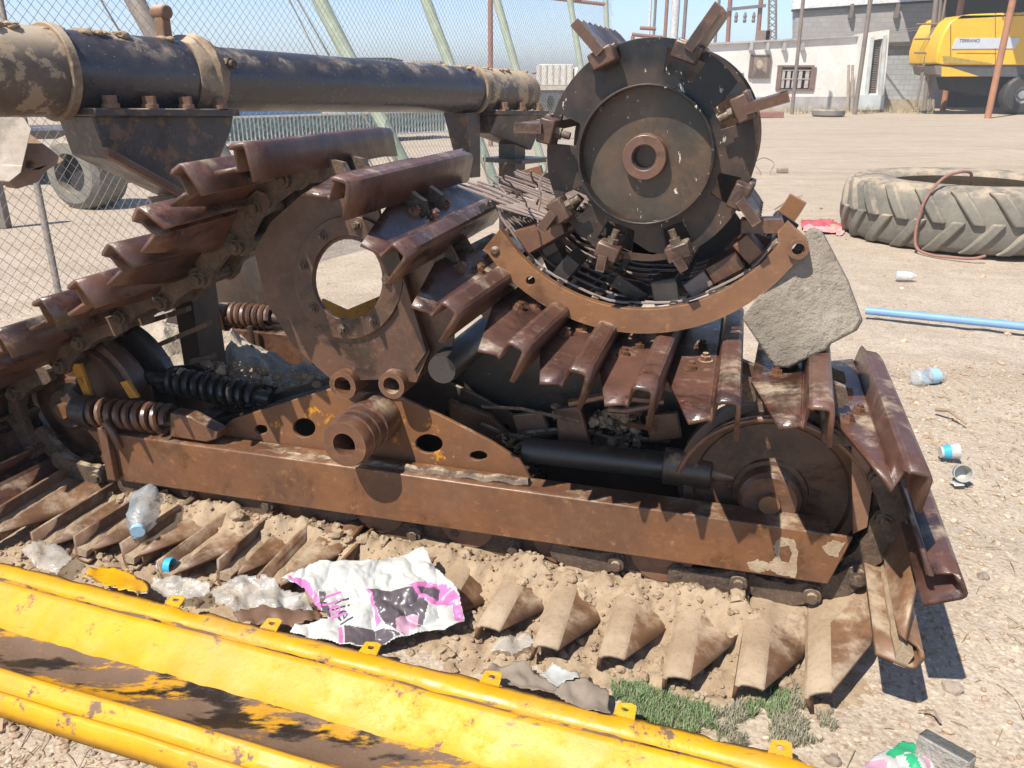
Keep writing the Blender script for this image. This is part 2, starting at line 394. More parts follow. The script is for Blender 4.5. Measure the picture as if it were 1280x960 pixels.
# loose pebbles on the ground
def blob(mb, c, r, seed, flat=.7, mi=0):
    t = (1 + 5 ** .5) / 2
    iv = [(-1,t,0),(1,t,0),(-1,-t,0),(1,-t,0),(0,-1,t),(0,1,t),(0,-1,-t),(0,1,-t),(t,0,-1),(t,0,1),(-t,0,-1),(-t,0,1)]
    jf = [(0,11,5),(0,5,1),(0,1,7),(0,7,10),(0,10,11),(1,5,9),(5,11,4),(11,10,2),(10,7,6),(7,1,8),(3,9,4),(3,4,2),(3,2,6),(3,6,8),(3,8,9),(4,9,5),(2,4,11),(6,2,10),(8,6,7),(9,8,1)]
    rg = random.Random(seed); rot = Matrix.Rotation(rg.random() * 6, 3, 'Z')
    sx = 1 + rg.uniform(-.3, .35)
    vs = []
    if r > .009:
        e = {}; vl = [Vector(p).normalized() for p in iv]; nf = []
        def mid(a, b):
            k = (min(a, b), max(a, b))
            if k not in e: e[k] = len(vl); vl.append((vl[a] + vl[b]).normalized())
            return e[k]
        for a, b, c_ in jf:
            x, y, z_ = mid(a, b), mid(b, c_), mid(c_, a); nf += [(a, x, z_), (b, y, x), (c_, z_, y), (x, y, z_)]
        for q in vl:
            q = q * (r * (1 + .55 * nz(q + Vector((seed * 1.7 % 97, 0, 0)), 1.1, 3)))
            q.x *= sx; q.z *= flat; vs.append(Vector(c) + rot @ q)
        mb.add(vs, nf, mi); return
    for p in iv:
        q = Vector(p).normalized() * (r * rg.uniform(.75, 1.2)); q.x *= sx; q.z *= flat
        vs.append(Vector(c) + rot @ q)
    mb.add(vs, jf, mi)
m = MB()
for i in range(7000):
    a = random.random()
    if a < .55: x, y = random.uniform(.6, 2.4), random.uniform(.9, 3.6)
    elif a < .72: x, y = random.uniform(-1.2, -.4), random.uniform(.85, 1.45)
    else: x, y = random.uniform(-4, 6), random.uniform(.8, 9)
    r = random.choice((.003, .004, .005, .006, .008)) * random.uniform(.7, 1.3)
    if random.random() < .03: r *= 2.2
    blob(m, (x, y, gz(x, y) + r * .25), r, i)
tag(m.obj('pebbles', PEB, smooth=0), kind='stuff')
m = MB()
for i in range(3600):
    u, v = random.uniform(-2.0, .25), random.uniform(-.13, .5)
    r = random.choice((.004, .006, .008, .011)) * random.uniform(.7, 1.3)
    r *= .7 if i % 9 else 1.5
    p = M(u, v, bank(u, v) + r * .2); blob(m, p, r, i)
tag(m.obj('soil_clods', SOIL, smooth=0), kind='stuff')

# ------------------------------------------------------------------ the crawler undercarriage
ROOT = empty('crawler_undercarriage', M(-.9, .35, 0), 'rusty brown triangular crawler track unit lying on soil, in the middle of the photo', 'crawler track')
W = .75
PROF = [(-.106, -.010), (-.070, -.006), (-.040, -.003), (-.004, 0), (.001, -.004), (.004, .032), (.008, .041), (.016, .046), (.042, .046), (.049, .042), (.053, .034), (.055, -.034)]
YF = [0, .12, .22, .30, .38, .5, .65, .8, .9, 1]
PROFG = [(-.096, .004), (-.060, .002), (-.022, .001), (.012, 0), (.017, -.003), (.025, -.004), (.040, -.005), (.054, -.003), (.060, .002), (.063, .034)]
def shoe_mesh(name, mat, ch=.22, ce=-.040, flap=0, P_=None, dirt=None, pv=-.008):
    bm = bmesh.new(); NY = len(YF) - 1; g = []
    for (s, n) in (P_ or PROF):
        if s <= ce + .001:
            k = (ce - s) / (.096 + ce); y0 = k * ch; y1 = W - k * .07
        else: y0, y1 = (0.0, W - (.03 if s > .012 else 0.0)) if s > .004 else (.02, W)
        row = []
        for j in range(NY + 1):
            f = YF[j]; y = y0 + (y1 - y0) * f
            dn = -.012 * max(0, (y - W + .12) / .12) ** 2 if s > .01 else 0
            if flap and s < pv: dn += flap * ((pv - s) / (.096 + pv)) * max(0, min(1, (.30 - y) / .07))
            row.append(bm.verts.new((s, y, n + dn)))
        g.append(row)
    for i in range(len(g) - 1):
        for j in range(NY):
            f_ = bm.faces.new((g[i][j], g[i+1][j], g[i+1][j+1], g[i][j+1]))
            if dirt and (i in (3, 4, 5, 6, 7) or j >= 3): f_.material_index = 1
    me = bpy.data.meshes.new(name); bmesh.ops.recalc_face_normals(bm, faces=bm.faces); bm.to_mesh(me); bm.free()
    me.materials.append(mat)
    if dirt: me.materials.append(dirt)
    me.polygons.foreach_set('use_smooth', [True] * len(me.polygons)); me.set_sharp_from_angle(angle=R(28))
    return me
CAKED = metal('soil_caked_steel', (.42, .325, .225), (.34, .25, .165), (.24, .15, .09), rough=(.8, .95), scale=9, spec=.2, streak=False, bump=.8, flake=(.22, .125, .07), flake_amt=.63)
SM, SML, SMD = shoe_mesh('track_shoe', SHOE), shoe_mesh('long_track_shoe', SHOE, .36, -.004), shoe_mesh('ground_track_shoe', SHOED, .27, -.004, .04)
SMG = shoe_mesh('caked_track_shoe', SHOED, .27, .012, .058, PROFG, CAKED, .012)
def link_mesh():
    m = MB()
    for y in (.315, .425):
        prof = [(-.098, -.05), (-.09, -.028), (-.06, -.018), (-.03, -.004), (.03, -.004), (.06, -.018), (.09, -.028), (.098, -.05), (.09, -.073), (.06, -.076), (.03, -.066), (-.03, -.066), (-.06, -.076), (-.09, -.073)]
        m.plate([[(a, y, b) for a, b in prof]], (0, .022, 0))
    m.cyl((-.075, .30, -.05), (-.075, .462, -.05), .021, n=14)
    m.cyl((-.075, .29, -.05), (-.075, .472, -.05), .013, n=10)
    me = bpy.data.meshes.new('chain_link'); me.from_pydata(m.v, [], m.f); me.materials.append(CHAIN)
    me.polygons.foreach_set('use_smooth', [True] * len(me.polygons)); me.set_sharp_from_angle(angle=R(35)); return me
LM = link_mesh()
def bolt_mesh(mat, r=.013, h=.014):
    m = MB(); m.cyl((0, 0, 0), (0, 0, h * .25), r * 1.35, n=14); m.cyl((0, 0, h * .25), (0, 0, h), r, r * .92, n=6); m.cyl((0, 0, h), (0, 0, h * 1.5), r * .55, n=8)
    me = bpy.data.meshes.new('bolt'); me.from_pydata(m.v, [], m.f); me.materials.append(mat); return me
BM_ = bolt_mesh(RUST); BMD = bolt_mesh(CHAIN)
def soil_strip():
    m = MB(); a, b = [], []
    for j in range(13):
        y = .0 + j / 12 * .40; e = .012 * nz((0, y, 1), 30) + .012 * nz((0, y, 5), 8)
        a += [Vector((.012, y, .004 + e)), Vector((.036, y, .0 - e)), Vector((.056, y, .003 + e * .5)), Vector((.054, y, .026)), Vector((.018, y, .026))]
    n = 5
    fs = [[j*n+i, j*n+(i+1)%n, (j+1)*n+(i+1)%n, (j+1)*n+i] for j in range(12) for i in range(n)] + [list(range(n)), [60 + i for i in range(n)]]
    me = bpy.data.meshes.new('packed_soil'); me.from_pydata(a, [], fs); me.materials.append(SOIL); return me
SS = soil_strip()
SHOES = [(-2.10, .47, 32), (-1.95, .565, 32), (-1.797, .652, 32), (-1.65, .735, 33), (-1.51, .80, 36), (-1.396, .87, 44), (-1.299, .965, 46), (-1.185, 1.07, 34), (-1.034, 1.106, 8), (-.812, 1.043, -14),
    (-.698, .914, -40), (-.589, .805, -33), (-.449, .734, -24), (-.318, .693, -14), (-.187, .672, -6), (-.025, .667, 0), (.139, .671, 1), (.313, .572, -8), (.402, .362, -66), (.356, .184, -108), (.22, .05, -150), (.075, .036, -178)]
for k in range(1, 14): SHOES.append((.075 - .147 * k, .034 + random.uniform(-.014, .010), 180 + random.uniform(-10, 9)))
SHOES += [(-2.0, .05, 168), (-2.15, .12, 140), (-2.25, .24, 105), (-2.24, .37, 70)]
for i, (u, z, a) in enumerate(SHOES):
    bottom = 19 <= i < 36
    if i < 8: a += random.uniform(-9, 9); z += random.uniform(-.012, .012)
    a = R(a); s = U * math.cos(a) + Z * math.sin(a); n = -U * math.sin(a) + Z * math.cos(a)
    o = M(u, random.uniform(-.03, .02) if bottom else random.uniform(-.012, .012), z) - s * .035 - n * .02
    o = o - ROOT.location
    sk = random.uniform(-.06, .06) if bottom else random.uniform(-.035, .035)
    Mx = Matrix((( s.x, V.x, n.x, o.x), (s.y, V.y, n.y, o.y), (s.z, V.z, n.z, o.z), (0, 0, 0, 1))) @ Matrix.Rotation(sk, 4, 'Z')
    sh = bpy.data.objects.new('track_shoe', (SMG if 19 < i < 28 else SMD) if bottom else (SML if i in (17, 18) else SM)); COL.objects.link(sh); sh.parent = ROOT; sh.matrix_basis = Mx
    so_ = sh.modifiers.new('thick', 'SOLIDIFY'); so_.thickness = .009; so_.offset = -1
    lk = bpy.data.objects.new('chain_link', LM); COL.objects.link(lk); lk.parent = ROOT; lk.matrix_basis = Mx
    if bottom and not 19 < i < 28:
        q = bpy.data.objects.new('packed_soil', SS); COL.objects.link(q); q.parent = sh
    elif 4 <= i <= 18:
        for (bx_, by_) in ((-.055, .30), (-.028, .36), (-.04, .47)):
            q = bpy.data.objects.new('bolt', BM_); COL.objects.link(q); q.parent = sh
            q.location = (bx_, by_, -.006 if bx_ < -.035 else -.003)
def part(name, mb, mat, parent=None, **k): return mb.obj(name, mat, parent or ROOT, **k)
def mplate(pxs, v, th, holes=()):
    m = MB(); m.plate([[P(x, y, v) for x, y in pxs]] + [[P(x, y, v) for x, y in h] for h in holes], V * th); return m
# side beams
bt = [(108, 538), (1067, 672), (1035, 731), (143, 600), (132, 566)]
m = MB()
q = [P(*p, .26) for p in bt]
uz = [((p - M(0, 0, 0)).dot(U), p.z) for p in q]
m.plate([[M(u, .26, z) for u, z in uz]], V * .010)
# open channel behind the face: bottom flange and narrow top lip
zt = lambda u: uz[0][1] + (uz[1][1] - uz[0][1]) * (u - uz[0][0]) / (uz[1][0] - uz[0][0])
zb = lambda u: uz[3][1] + (uz[2][1] - uz[3][1]) * (u - uz[3][0]) / (uz[2][0] - uz[3][0])
ua, ub = uz[0][0] + .03, uz[2][0] - .01
def slab(v0, v1, fz, dz):
    b = [M(ua, v0, fz(ua)), M(ub, v0, fz(ub)), M(ub, v1, fz(ub)), M(ua, v1, fz(ua))]
    m.hexa(b, [p + Z * dz for p in b])
slab(.271, .345, lambda u: zt(u) - .012, .009); slab(.271, .345, lambda u: zb(u) + .003, .009)
part('side_beam', m, BEAM, bevel=.004)
m = MB(); m.mbx(-1.95, .2, .56, .63, .155, .285); part('side_beam', m, DARK, bevel=.004)
for u in (-1.62, -1.1, -.55, -.1): m = MB(); m.mbx(u - .03, u + .03, .346, .558, .175, .26); part('cross_member', m, DARK, bevel=.003)
# dried mud splashed on the beam's right end
def splash(pts, hole=None):
    m = MB(); rg = random.Random(len(pts)); lp = []
    for k in range(len(pts)):
        (x0, y0), (x1, y1) = pts[k], pts[(k + 1) % len(pts)]
        for j in range(5): t = j / 5; lp.append((x0 + (x1 - x0) * t + rg.uniform(-1.3, 1.3), y0 + (y1 - y0) * t + rg.uniform(-1.3, 1.3)))
    m.plate([[P(x, y, .2585) for x, y in lp]] + ([[P(x, y, .2585) for x, y in hole]] if hole else []), V * .003); part('mud_splash', m, SOIL, smooth=0)
splash([(966, 682), (976, 672), (992, 674), (998, 690), (994, 722), (974, 719), (962, 712), (950, 716), (938, 712), (934, 704), (948, 700), (962, 704), (970, 696)], [(975, 684), (986, 682), (990, 692), (986, 704), (977, 702), (974, 694)])
splash([(1028, 682), (1040, 676), (1056, 679), (1047, 696), (1032, 692)])
# gusset plates with holes
gp = [(262, 549), (290, 524), (408, 487), (490, 492), (560, 524), (612, 551), (648, 574), (664, 600), (500, 582), (380, 566)]
holes = [circ(380, 535, 14, 18, 12), circ(326, 537, 8, 12, 6), circ(536, 555, 17, 18, 12, .3), circ(598, 570, 11, 14, 6)]
part('gusset_plate', mplate(gp, .352, .012, holes), ORANGE, bevel=.002)
def uzp(px, v): p = P(*px, v); return (p.dot(U), p.z)
m = MB(); m.plate([[M(*[uzp(p, .352)[0], .545, uzp(p, .352)[1]]) for p in gp]] + [[M(uzp(p, .352)[0], .545, uzp(p, .352)[1]) for p in h] for h in holes], V * .012)
part('gusset_plate', m, DARK, bevel=.002)
m = MB()
a = P(262, 560, .30); b = P(662, 604, .30)
m.tube([a + (b - a) * t + Z * .004 * math.sin(t * 70) for t in [i / 60 for i in range(61)]], .013, 7)
part('weld_seam', m, CHAIN)
# pivot bush with rings
c = P(430, 556, .16)
ro, ri = .064, .031
L = .20
pr = [(0, ri), (0, ro * .93), (.06, ro), (.16, ro), (.17, ro * .93), (.20, ro * .93), (.21, ro), (.32, ro), (.33, ro * .92), (.37, ro * .92), (.38, ro), (.5, ro), (.51, ro * .93), (.55, ro * .93), (.56, ro * 1.05), (1, ro * 1.05), (1, ri)]
m = MB(); m.lathe(c, V * L, pr, 40, False, close=True); bush = part('pivot_bush', m, RUST)
# springs
def spring(mb, p0, p1, rad, wire, turns, n=14):
    p0, p1 = Vector(p0), Vector(p1); ax = (p1 - p0); d = ax.normalized(); e = d.cross(Z).normalized(); g = d.cross(e)
    N = turns * n
    mb.tube([p0 + ax * (i / N) + (e * math.cos(2*math.pi*i/n) + g * math.sin(2*math.pi*i/n)) * rad for i in range(N + 1)], wire, 7)
a, b = P(112, 514, .31), P(214, 524, .31)
m = MB(); spring(m, a, b, .037, .0105, 9); sp = part('spring', m, RUST)
m = MB(); m.cyl(a - U * .05, b + U * .03, .022, n=18); part('spring_rod', m, DARK, sp)
m = MB(); m.cyl(a - U * .045, a + U * .018, .046, .049, n=24); part('spring_cap', m, BLACK, sp, bevel=.004)
m = mplate([(212, 516), (234, 520), (272, 541), (271, 549), (258, 553), (212, 546)], .275, .045); part('spring_stop', m, RUST, bevel=.004)
a, b = P(208, 474, .5), P(318, 496, .5)
m = MB(); spring(m, a, b, .037, .0105, 10); sp = part('spring', m, BLACK)
m = MB(); m.cyl(a - U * .1, b + U * .06, .022, n=18); part('spring_rod', m, BLACK, sp)
m = MB(); m.tube([P(150, 560, .255), P(140, 540, .25), P(131, 527, .25)], .012, 8); m.mbx(-1.80, -1.77, .235, .258, .13, .30)
part('spring_bracket', m, RUST, bevel=.003)
# idler wheels
def idler(c, r, mat, hubm):
    pr = [(0, 0.001), (0, .25*r), (.08, .27*r), (.1, .42*r), (.16, .44*r), (.2, .86*r), (.12, .9*r), (.1, r), (.3, r), (.34, 1.09*r), (.72, 1.09*r), (.76, r), (.95, r), (1, .88*r), (1, .001)]
    m = MB(); m.lathe(c, V * .13, pr, 56, False); w_ = part('idler_wheel', m, mat)
    m = MB(); m.lathe(c - V * .03, V * .05, [(0, .001), (0, .06*r/.2), (.2, .07*r/.2), (1, .075*r/.2)], 28, False); hb = part('hub', m, hubm, w_)
    m = MB(); m.cyl(c - V * .05, c - V * .028, .024, n=16); part('bolt', m, CONC, hb)
    return w_
CR = P(962, 620, .37); idler(CR, .205, HOUSING, RUST)
CL = M(-2.02, .37, .29); wl = idler(CL, .205, RUST, DARK)
m = MB(); m.plate([[P(88, 455, .33), P(100, 455, .33), P(116, 500, .33), P(108, 502, .33)]], V * .01); part('paint_patch', m, OLDYEL, wl)
m = MB(); m.plate([[P(150, 478, .33), P(158, 476, .33), P(173, 497, .33), P(162, 498, .33)]], V * .01); part('paint_patch', m, OLDYEL, wl)
m = MB(); m.lathe(CL + V * .16, V * .05, [(0, .001), (0, .19), (.3, .24), (1, .24), (1, .001)], 48, False); part('idler_flange', m, BLACK)
# chain guard strip and fork at right idler
part('idler_fork', mplate([(1064, 545), (1076, 548), (1092, 600), (1084, 660), (1066, 668)], .31, .012), RUSTD, bevel=.002)
m = MB(); p0 = P(862, 578, .30); 
arcp = [CR - V * .055 + (U * math.cos(t) + Z * math.sin(t)) * .222 for t in [R(165 - i * 6) for i in range(25)]]
m.tube(arcp, .007, 8); part('guard_bar', m, RUST)
# rollers
for u in (-1.5, -1.22, -.94, -.68, -.42, -.16):
    m = MB(); r = .078
    m.lathe(M(u, .30, .142), V * .16, [(0, .001), (0, r*.4), (.04, r*.45), (.06, r), (.28, r), (.3, r*.75), (.7, r*.75), (.72, r), (.94, r), (1, r*.5), (1, .001)], 30, False)
    part('track_roller', m, RUSTD)
# tensioner cylinder
a, b = P(655, 562, .42), P(835, 582, .42)
m = MB(); m.cyl(a, b, .034, n=28); ten = part('tensioner_cylinder', m, BLACK, bevel=.003)
m = MB(); m.cyl(b - U * .01, b + U * .11, .047, n=28); part('tensioner_collar', m, DARK, ten, bevel=.004)
m = MB(); m.cyl(b + U * .1, b + U * .2, .03, n=24); m.mbx(-.02, .04, .44, .6, .24, .31); part('tensioner_rod', m, RUST, ten)
# sprocket housing plates
hp = [(374, 246), (420, 238), (470, 242), (482, 318), (505, 360), (537, 440), (520, 478), (488, 474), (416, 476), (366, 432), (332, 376), (318, 314), (338, 278)]
hole = circ(435, 350, 43, 30, 51)
part('sprocket_housing', mplate(hp, .30, .012, [hole]), HOUSING, bevel=.002)
def ringpx(cx, cy, r0x, r0y, r1x, r1y, v, th):
    m = MB(); m.plate([[P(x, y, v) for x, y in circ(cx, cy, r1x, 48, r1y)], [P(x, y, v) for x, y in circ(cx, cy, r0x, 48, r0y)]], V * th); return m
rg = part('bearing_ring', ringpx(435, 347, 45, 53, 68, 77, .288, .012), HOUSING, bevel=.003)
for (x, y) in ((403, 295), (446, 281), (379, 332), (392, 385), (468, 402), (428, 412), (484, 350)):
    q = bpy.data.objects.new('bolt', BMD); COL.objects.link(q); q.parent = rg; q.rotation_euler = (R(90), 0, -ANG)
    q.location = P(x, y, .288) - ROOT.location; q.scale = (.8, .8, .8)
m = MB(); c = M(*[P(435, 347, .30).dot(U), .60, P(435, 347, .30).z])
m.cyl(c + U * .11 - V * .22 + Z * .03, c + U * .11 + V * .01 + Z * .03, .045, n=22)
part('sprocket_hub_plate', m, DARK)
m = MB(); m.plate([[P(402, 374, .8), P(432, 388, .8), P(480, 368, .8), P(490, 420, .8), P(410, 420, .8)]], V * .012); part('inner_bracket', m, OLDYEL)
for (x, y, r) in ((428, 482, .038), (489, 482, .036)):
    m = MB(); m.lathe(P(x, y, .27), V * .30, [(0, r*.62), (0, r), (1, r), (1, r*.62)], 24, False, close=True); part('bush_tube', m, RUST)
m = MB(); m.plate([[P(484, 316, .305), P(500, 322, .305), P(536, 438, .305), P(520, 462, .305)]], V * -.014); part('stiffener_strip', m, HOUSING, bevel=.002)
part('side_plate', mplate([(498, 320), (560, 300), (575, 330), (565, 440), (536, 452), (500, 335)], .33, .012), RUST, bevel=.002)
m = MB(); a = P(552, 462, .27); m.lathe(a, V * .42, [(0, .001), (0, .036), (.08, .04), (1, .04), (1, .001)], 26, False); part('pivot_tube', m, BLACK)
m = MB(); m.tube([P(300, 610, .5), P(420, 560, .5)], .02); m.mbx(-1.95, .1, .50, .55, .10, .15); part('inner_rail', m, DARK, bevel=.003)
m = MB()
for (px, a0, a1) in ((0, (200, 552), (430, 484)),):
    a, b = P(*a0, .50), P(*a1, .50)
    m.box((a + b) / 2, (b - a) / 2, V * .02, Z * .018)
part('diagonal_brace', m, BLACK, bevel=.003)
part('dark_fill_plate', mplate([(536, 440), (590, 425), (700, 446), (880, 476), (905, 545), (860, 590), (650, 596), (560, 560)], .60, .01), BLACK)  # black plate added to darken the open interior of the frame
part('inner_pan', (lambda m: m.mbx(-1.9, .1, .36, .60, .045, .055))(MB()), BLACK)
part('dark_fill_plate', mplate([(170, 462), (240, 456), (300, 474), (420, 500), (420, 560), (190, 560)], .66, .01), BLACK)  # second black plate, added to keep the left interior dark
for pl, v_, mt in ([(694, 512), (724, 508), (738, 556), (730, 575), (700, 570)], .47, RUST), ([(806, 520), (846, 516), (852, 548), (812, 552)], .50, RUST), ([(640, 520), (676, 516), (690, 546), (650, 552)], .52, RUSTD), ([(868, 560), (900, 556), (918, 596), (880, 600)], .46, DARK), ([(560, 500), (612, 520), (640, 548), (632, 560), (590, 540), (562, 522)], .50, RUST):
    part('inner_bracket', mplate(pl, v_, .02), mt, bevel=.003)
rg = random.Random(5)
for i in range(7):
    x0, y0 = rg.uniform(600, 780), rg.uniform(498, 545); a = P(x0, y0, rg.uniform(.42, .56)); b = P(x0 + rg.uniform(40, 130), y0 + rg.uniform(-10, 28), rg.uniform(.42, .56))
    m = MB(); m.tube([a, a * .6 + b * .4 + Z * rg.uniform(-.02, .02), b], rg.uniform(.004, .011), 7); part('loose_rod', m, RUST if i % 2 else CHAIN)
for (a, b) in (((185, 402), (236, 386)), ((196, 432), (262, 404)), ((240, 452), (268, 444))):
    p, q = P(*a, .54), P(*b, .54); m = MB(); m.box((p + q) / 2, (q - p) / 2, V * .012, Z * .008); part('inner_bar', m, DARK)
# chain packing of soil where it sits under the beam is the soil bank

m = MB(); rg = random.Random(11)
def lumps(n, x0, x1, y0, y1, v, r0, r1):
    for i in range(n):
        px, py = rg.uniform(x0, x1), rg.uniform(y0, y1); r = r0 + (r1 - r0) * rg.random() ** 5
        blob(m, P(px, py, v + rg.uniform(-.05, .05)), r, rg.randint(0, 9999), rg.uniform(.5, 1))
lumps(160, 255, 330, 452, 475, .58, .003, .016); lumps(160, 320, 420, 462, 500, .60, .004, .02)
lumps(300, 742, 800, 512, 560, .56, .0025, .016); lumps(120, 692, 716, 508, 560, .56, .003, .014); lumps(150, 612, 668, 540, 580, .50, .003, .012)
tag(m.obj('dirt_lumps', SOIL, smooth=0), kind='stuff')
m = MB(); n_ = 70
for j in range(n_ + 1):
    for i in range(n_ + 1):
        u, v = -2.55 + 1.5 * i / n_, .72 + .52 * j / n_
        e = max(0, 1 - ((u + 1.95) / .62) ** 2) * max(0, 1 - ((v - .98) / .25) ** 2)
        p = M(u, v, 0); p.z = -.03 + .36 * e ** .6 * (1 + .35 * nz(p, 4, 5)) + .05 * e * nz(p, 13, 4) + .02 * abs(nz(p, 30, 3)) * min(1, e * 4); m.v.append(p)
m.f = [[j*(n_+1)+i, j*(n_+1)+i+1, (j+1)*(n_+1)+i+1, (j+1)*(n_+1)+i] for j in range(n_) for i in range(n_)]; m.m = [0] * len(m.f)
tag(m.obj('dirt_heap', concrete_mat('pale_packed_dirt', (.38, .32, .25), (.50, .43, .34)), smooth=50), kind='structure')
# ------------------------------------------------------------------ a second bare track frame standing behind
B2 = empty('track_frame', M(-1.3, 1.3, 0), 'bare brown track frame with coil spring, standing behind the crawler unit', 'track frame')
m = MB(); m.mbx(-2.16, -.5, 1.26, 1.36, .148, .280); part('side_beam', m, RUST, B2, bevel=.005)
for u in (-2.0, -.7):
    m = MB(); m.mbx(u - .05, u + .05, 1.27, 1.35, .0, .146); part('foot', m, DARK, B2, bevel=.004)
a, b = P(288, 393, 1.30), P(340, 397, 1.30)
m = MB(); spring(m, a, b, .043, .012, 7); sp = part('spring', m, RUST, B2)
m = MB(); m.cyl(a - U * .06, b + U * .06, .026, n=18); part('spring_rod', m, DARK, sp)
m = MB(); m.cyl(a - U * .05, a + U * .0, .05, n=24); part('spring_cap', m, RUST, sp, bevel=.006)
part('idler_plate', mplate([(228, 360), (252, 362), (280, 430), (262, 470), (228, 450)], 1.24, .014), DARK, B2)
part('side_guard', mplate([(196, 420), (225, 372), (290, 325), (345, 270), (384, 262), (392, 320), (388, 408), (275, 410), (262, 474), (200, 474)], 1.42, .014), DARK, B2)
part('yellow_edge_strip', mplate([(253, 363), (263, 363), (281, 425), (281, 446), (270, 430)], 1.22, .018), OLDYEL, B2)
m = MB(); m.tube([P(312, 408, 1.22), P(316, 430, 1.22), P(318, 462, 1.22)], .012, 8); part('bracket', m, DARK, B2)
# ------------------------------------------------------------------ threshing drum
VD = .36
C = P(809, 193, VD)
K = (P(909, 193, VD) - C).length / 100      # metres per photo pixel on this plane
RD = 134 * K
DR = empty('threshing_drum', C - Z * RD, 'round black toothed threshing drum with a hub hole, sitting upright in the curved brown concave', 'drum')
def dpl(x, y, o=0.): return C + U * x + Z * (y * 1.04) + V * o
BA = [116, 70, 27, -20, -66, -108, -146, 167]
def rot2(x, y, a): return (x * math.cos(a) - y * math.sin(a), x * math.sin(a) + y * math.cos(a))
holes = []
for k, a in enumerate(BA):
    if k in (0,): continue
    w_ = .030 if k not in (5, 1) else .042
    holes.append([rot2(x, y, R(a)) for x, y in ((RD*.70, -w_ * .75), (RD*.70, w_*.75), (RD*.90, w_), (RD*.90, -w_))])
for off, nm in ((0, 'front_disc'), (.26, 'middle_disc'), (.52, 'rear_disc')):
    m = MB(); m.plate([circ(0, 0, RD, 72)] + (holes if off != .26 else []), V * .012, lambda x, y: dpl(x, y, off))
    m.obj(nm, DRUMD, DR, bevel=.002)
m = MB(); rc = 86 * K
m.lathe(dpl(0, 0, -.048), V * .06, [(0, rc*.965), (0, rc), (1, rc), (1, rc*.965)], 72, False, close=True); cup = m.obj('hub_cup', DRUMD, DR, bevel=.0015)
m = MB(); m.plate([circ(0, 0, rc * .97, 64), circ(-.002, -.004, .03, 24)], V * .01, lambda x, y: dpl(x, y, -.006)); m.obj('cup_floor', CUPM, cup)
hc = dpl(-.002, -.004, -.034)
m = MB(); m.lathe(hc, V * .10, [(0, .026), (0, .047), (.35, .049), (1, .05), (1, .026)], 40, False, close=True); hb = m.obj('hub', RUST, cup, bevel=.002)
m = MB()
for k in range(5): m.lathe(hc + V * (.012 + k * .014), V * .005, [(0, .0235), (0, .0265), (1, .0265), (1, .0235)], 30, False, close=True)
m.obj('hub_thread', BLACK, hb)
m = MB(); m.cyl(dpl(0, 0, .06), dpl(0, 0, .60), .026, n=20); m.obj('shaft', DARK, DR)
for k, a in enumerate(BA):
    a = R(a); er = U * math.cos(a) + Z * math.sin(a); et = -U * math.sin(a) + Z * math.cos(a)
    # rasp bar: channel running the drum's length with a serrated outer edge
    m = MB(); b = C + er * (RD * .985)
    tilt = R((18, -14, -10, -30, 12, 8, 20, 12)[k]); hr = (.080, .095, .085, .06, .032, .035, .05, .06)[k]
    ey = er * math.cos(tilt) + et * math.sin(tilt); ex = -er * math.sin(tilt) + et * math.cos(tilt)
    N = 15; L0, L1 = -.085, (.34, .12, .14, .2, .2, .2, .2, .34)[k]
    if k == 2: ey = (ey - V * .25).normalized()
    pts = []
    for i in range(N + 1):
        y = L0 + (L1 - L0) * i / N
        pts.append((y, hr - .016 * (i % 2)))
    lo = [b + V * y - ex * .014 for y, h in pts]; hi = [b + V * y + ey * h - ex * .014 for y, h in pts]
    m.plate([[b + V * L0 - ex * .014, b + V * L1 - ex * .014] + [b + V * y + ey * h - ex * .014 for y, h in reversed(pts)]], ex * .020)
    bar = m.obj('rasp_bar', HOUSING, DR, smooth=0)
    # bracket block with bolt on the disc's rim
    m = MB(); cb = C + er * (RD * .955) - V * .045
    m.box(cb, er * .017, et * .026, V * .030); m.box(cb + er * .015 + V * .075, er * .007, et * .03, V * .046); m.box(cb + V * .036, er * .013, et * .012, V * .01)
    br = m.obj('bar_bracket', HOUSING, DR, bevel=.004)
    if k in (2, 4, 5, 7, 6):
        m = MB(); q = cb - er * .017; m.cyl(q, q - er * .012, .013, n=6); m.cyl(q - er * .012, q - er * .032, .008, n=12); m.obj('bolt', CHAIN, br)
    # spoke ribs either side of the slot
    m = MB()
    for s in (-1, 1):
        m.box(C + er * (RD * .77) + et * (s * .05) + V * .05, er * (RD * .17), et * .005, V * .045)
    m.obj('spoke_rib', CONC, DR)

# ------------------------------------------------------------------ concave
VC = .34
CC = P(806, 174, VC); KC = (P(906, 174, VC) - CC).length / 100
RO, RI = 243 * KC, 213 * KC
CV = empty('threshing_concave', CC - Z * RO, 'curved brown steel concave grate cradling the black drum on top of the track shoes', 'concave')
def cpl(r, a, o=0.): return P(806 + r / KC * math.cos(a), 174 - r / KC * math.sin(a), VC) + V * o
def arcband(a0, a1, r0, r1, o, th, mat, name, holes=(), n=46, ext=False):
    A = [R(a0 + (a1 - a0) * i / n) for i in range(n + 1)]
    lp = [cpl(r1, a, o) for a in A] + [cpl(r0, a, o) for a in reversed(A)]
    m = MB(); m.plate([lp] + list(holes), V * th); return m.obj(name, mat, CV, bevel=.003)
outl = [(603, 312), (624, 286), (652, 306)] 
A = [R(222 + (322 - 222) * i / 46) for i in range(47)]
inner = [cpl(RI, a) for a in A]
outer = [cpl(RO, R(216 + (320 - 216) * i / 46)) for i in range(47)]
lp = [P(*p, VC) for p in ((603, 313), (625, 286))] + inner + [P(*p, VC) for p in ((972, 290), (985, 277), (1009, 300), (1000, 322))] + outer[::-1]
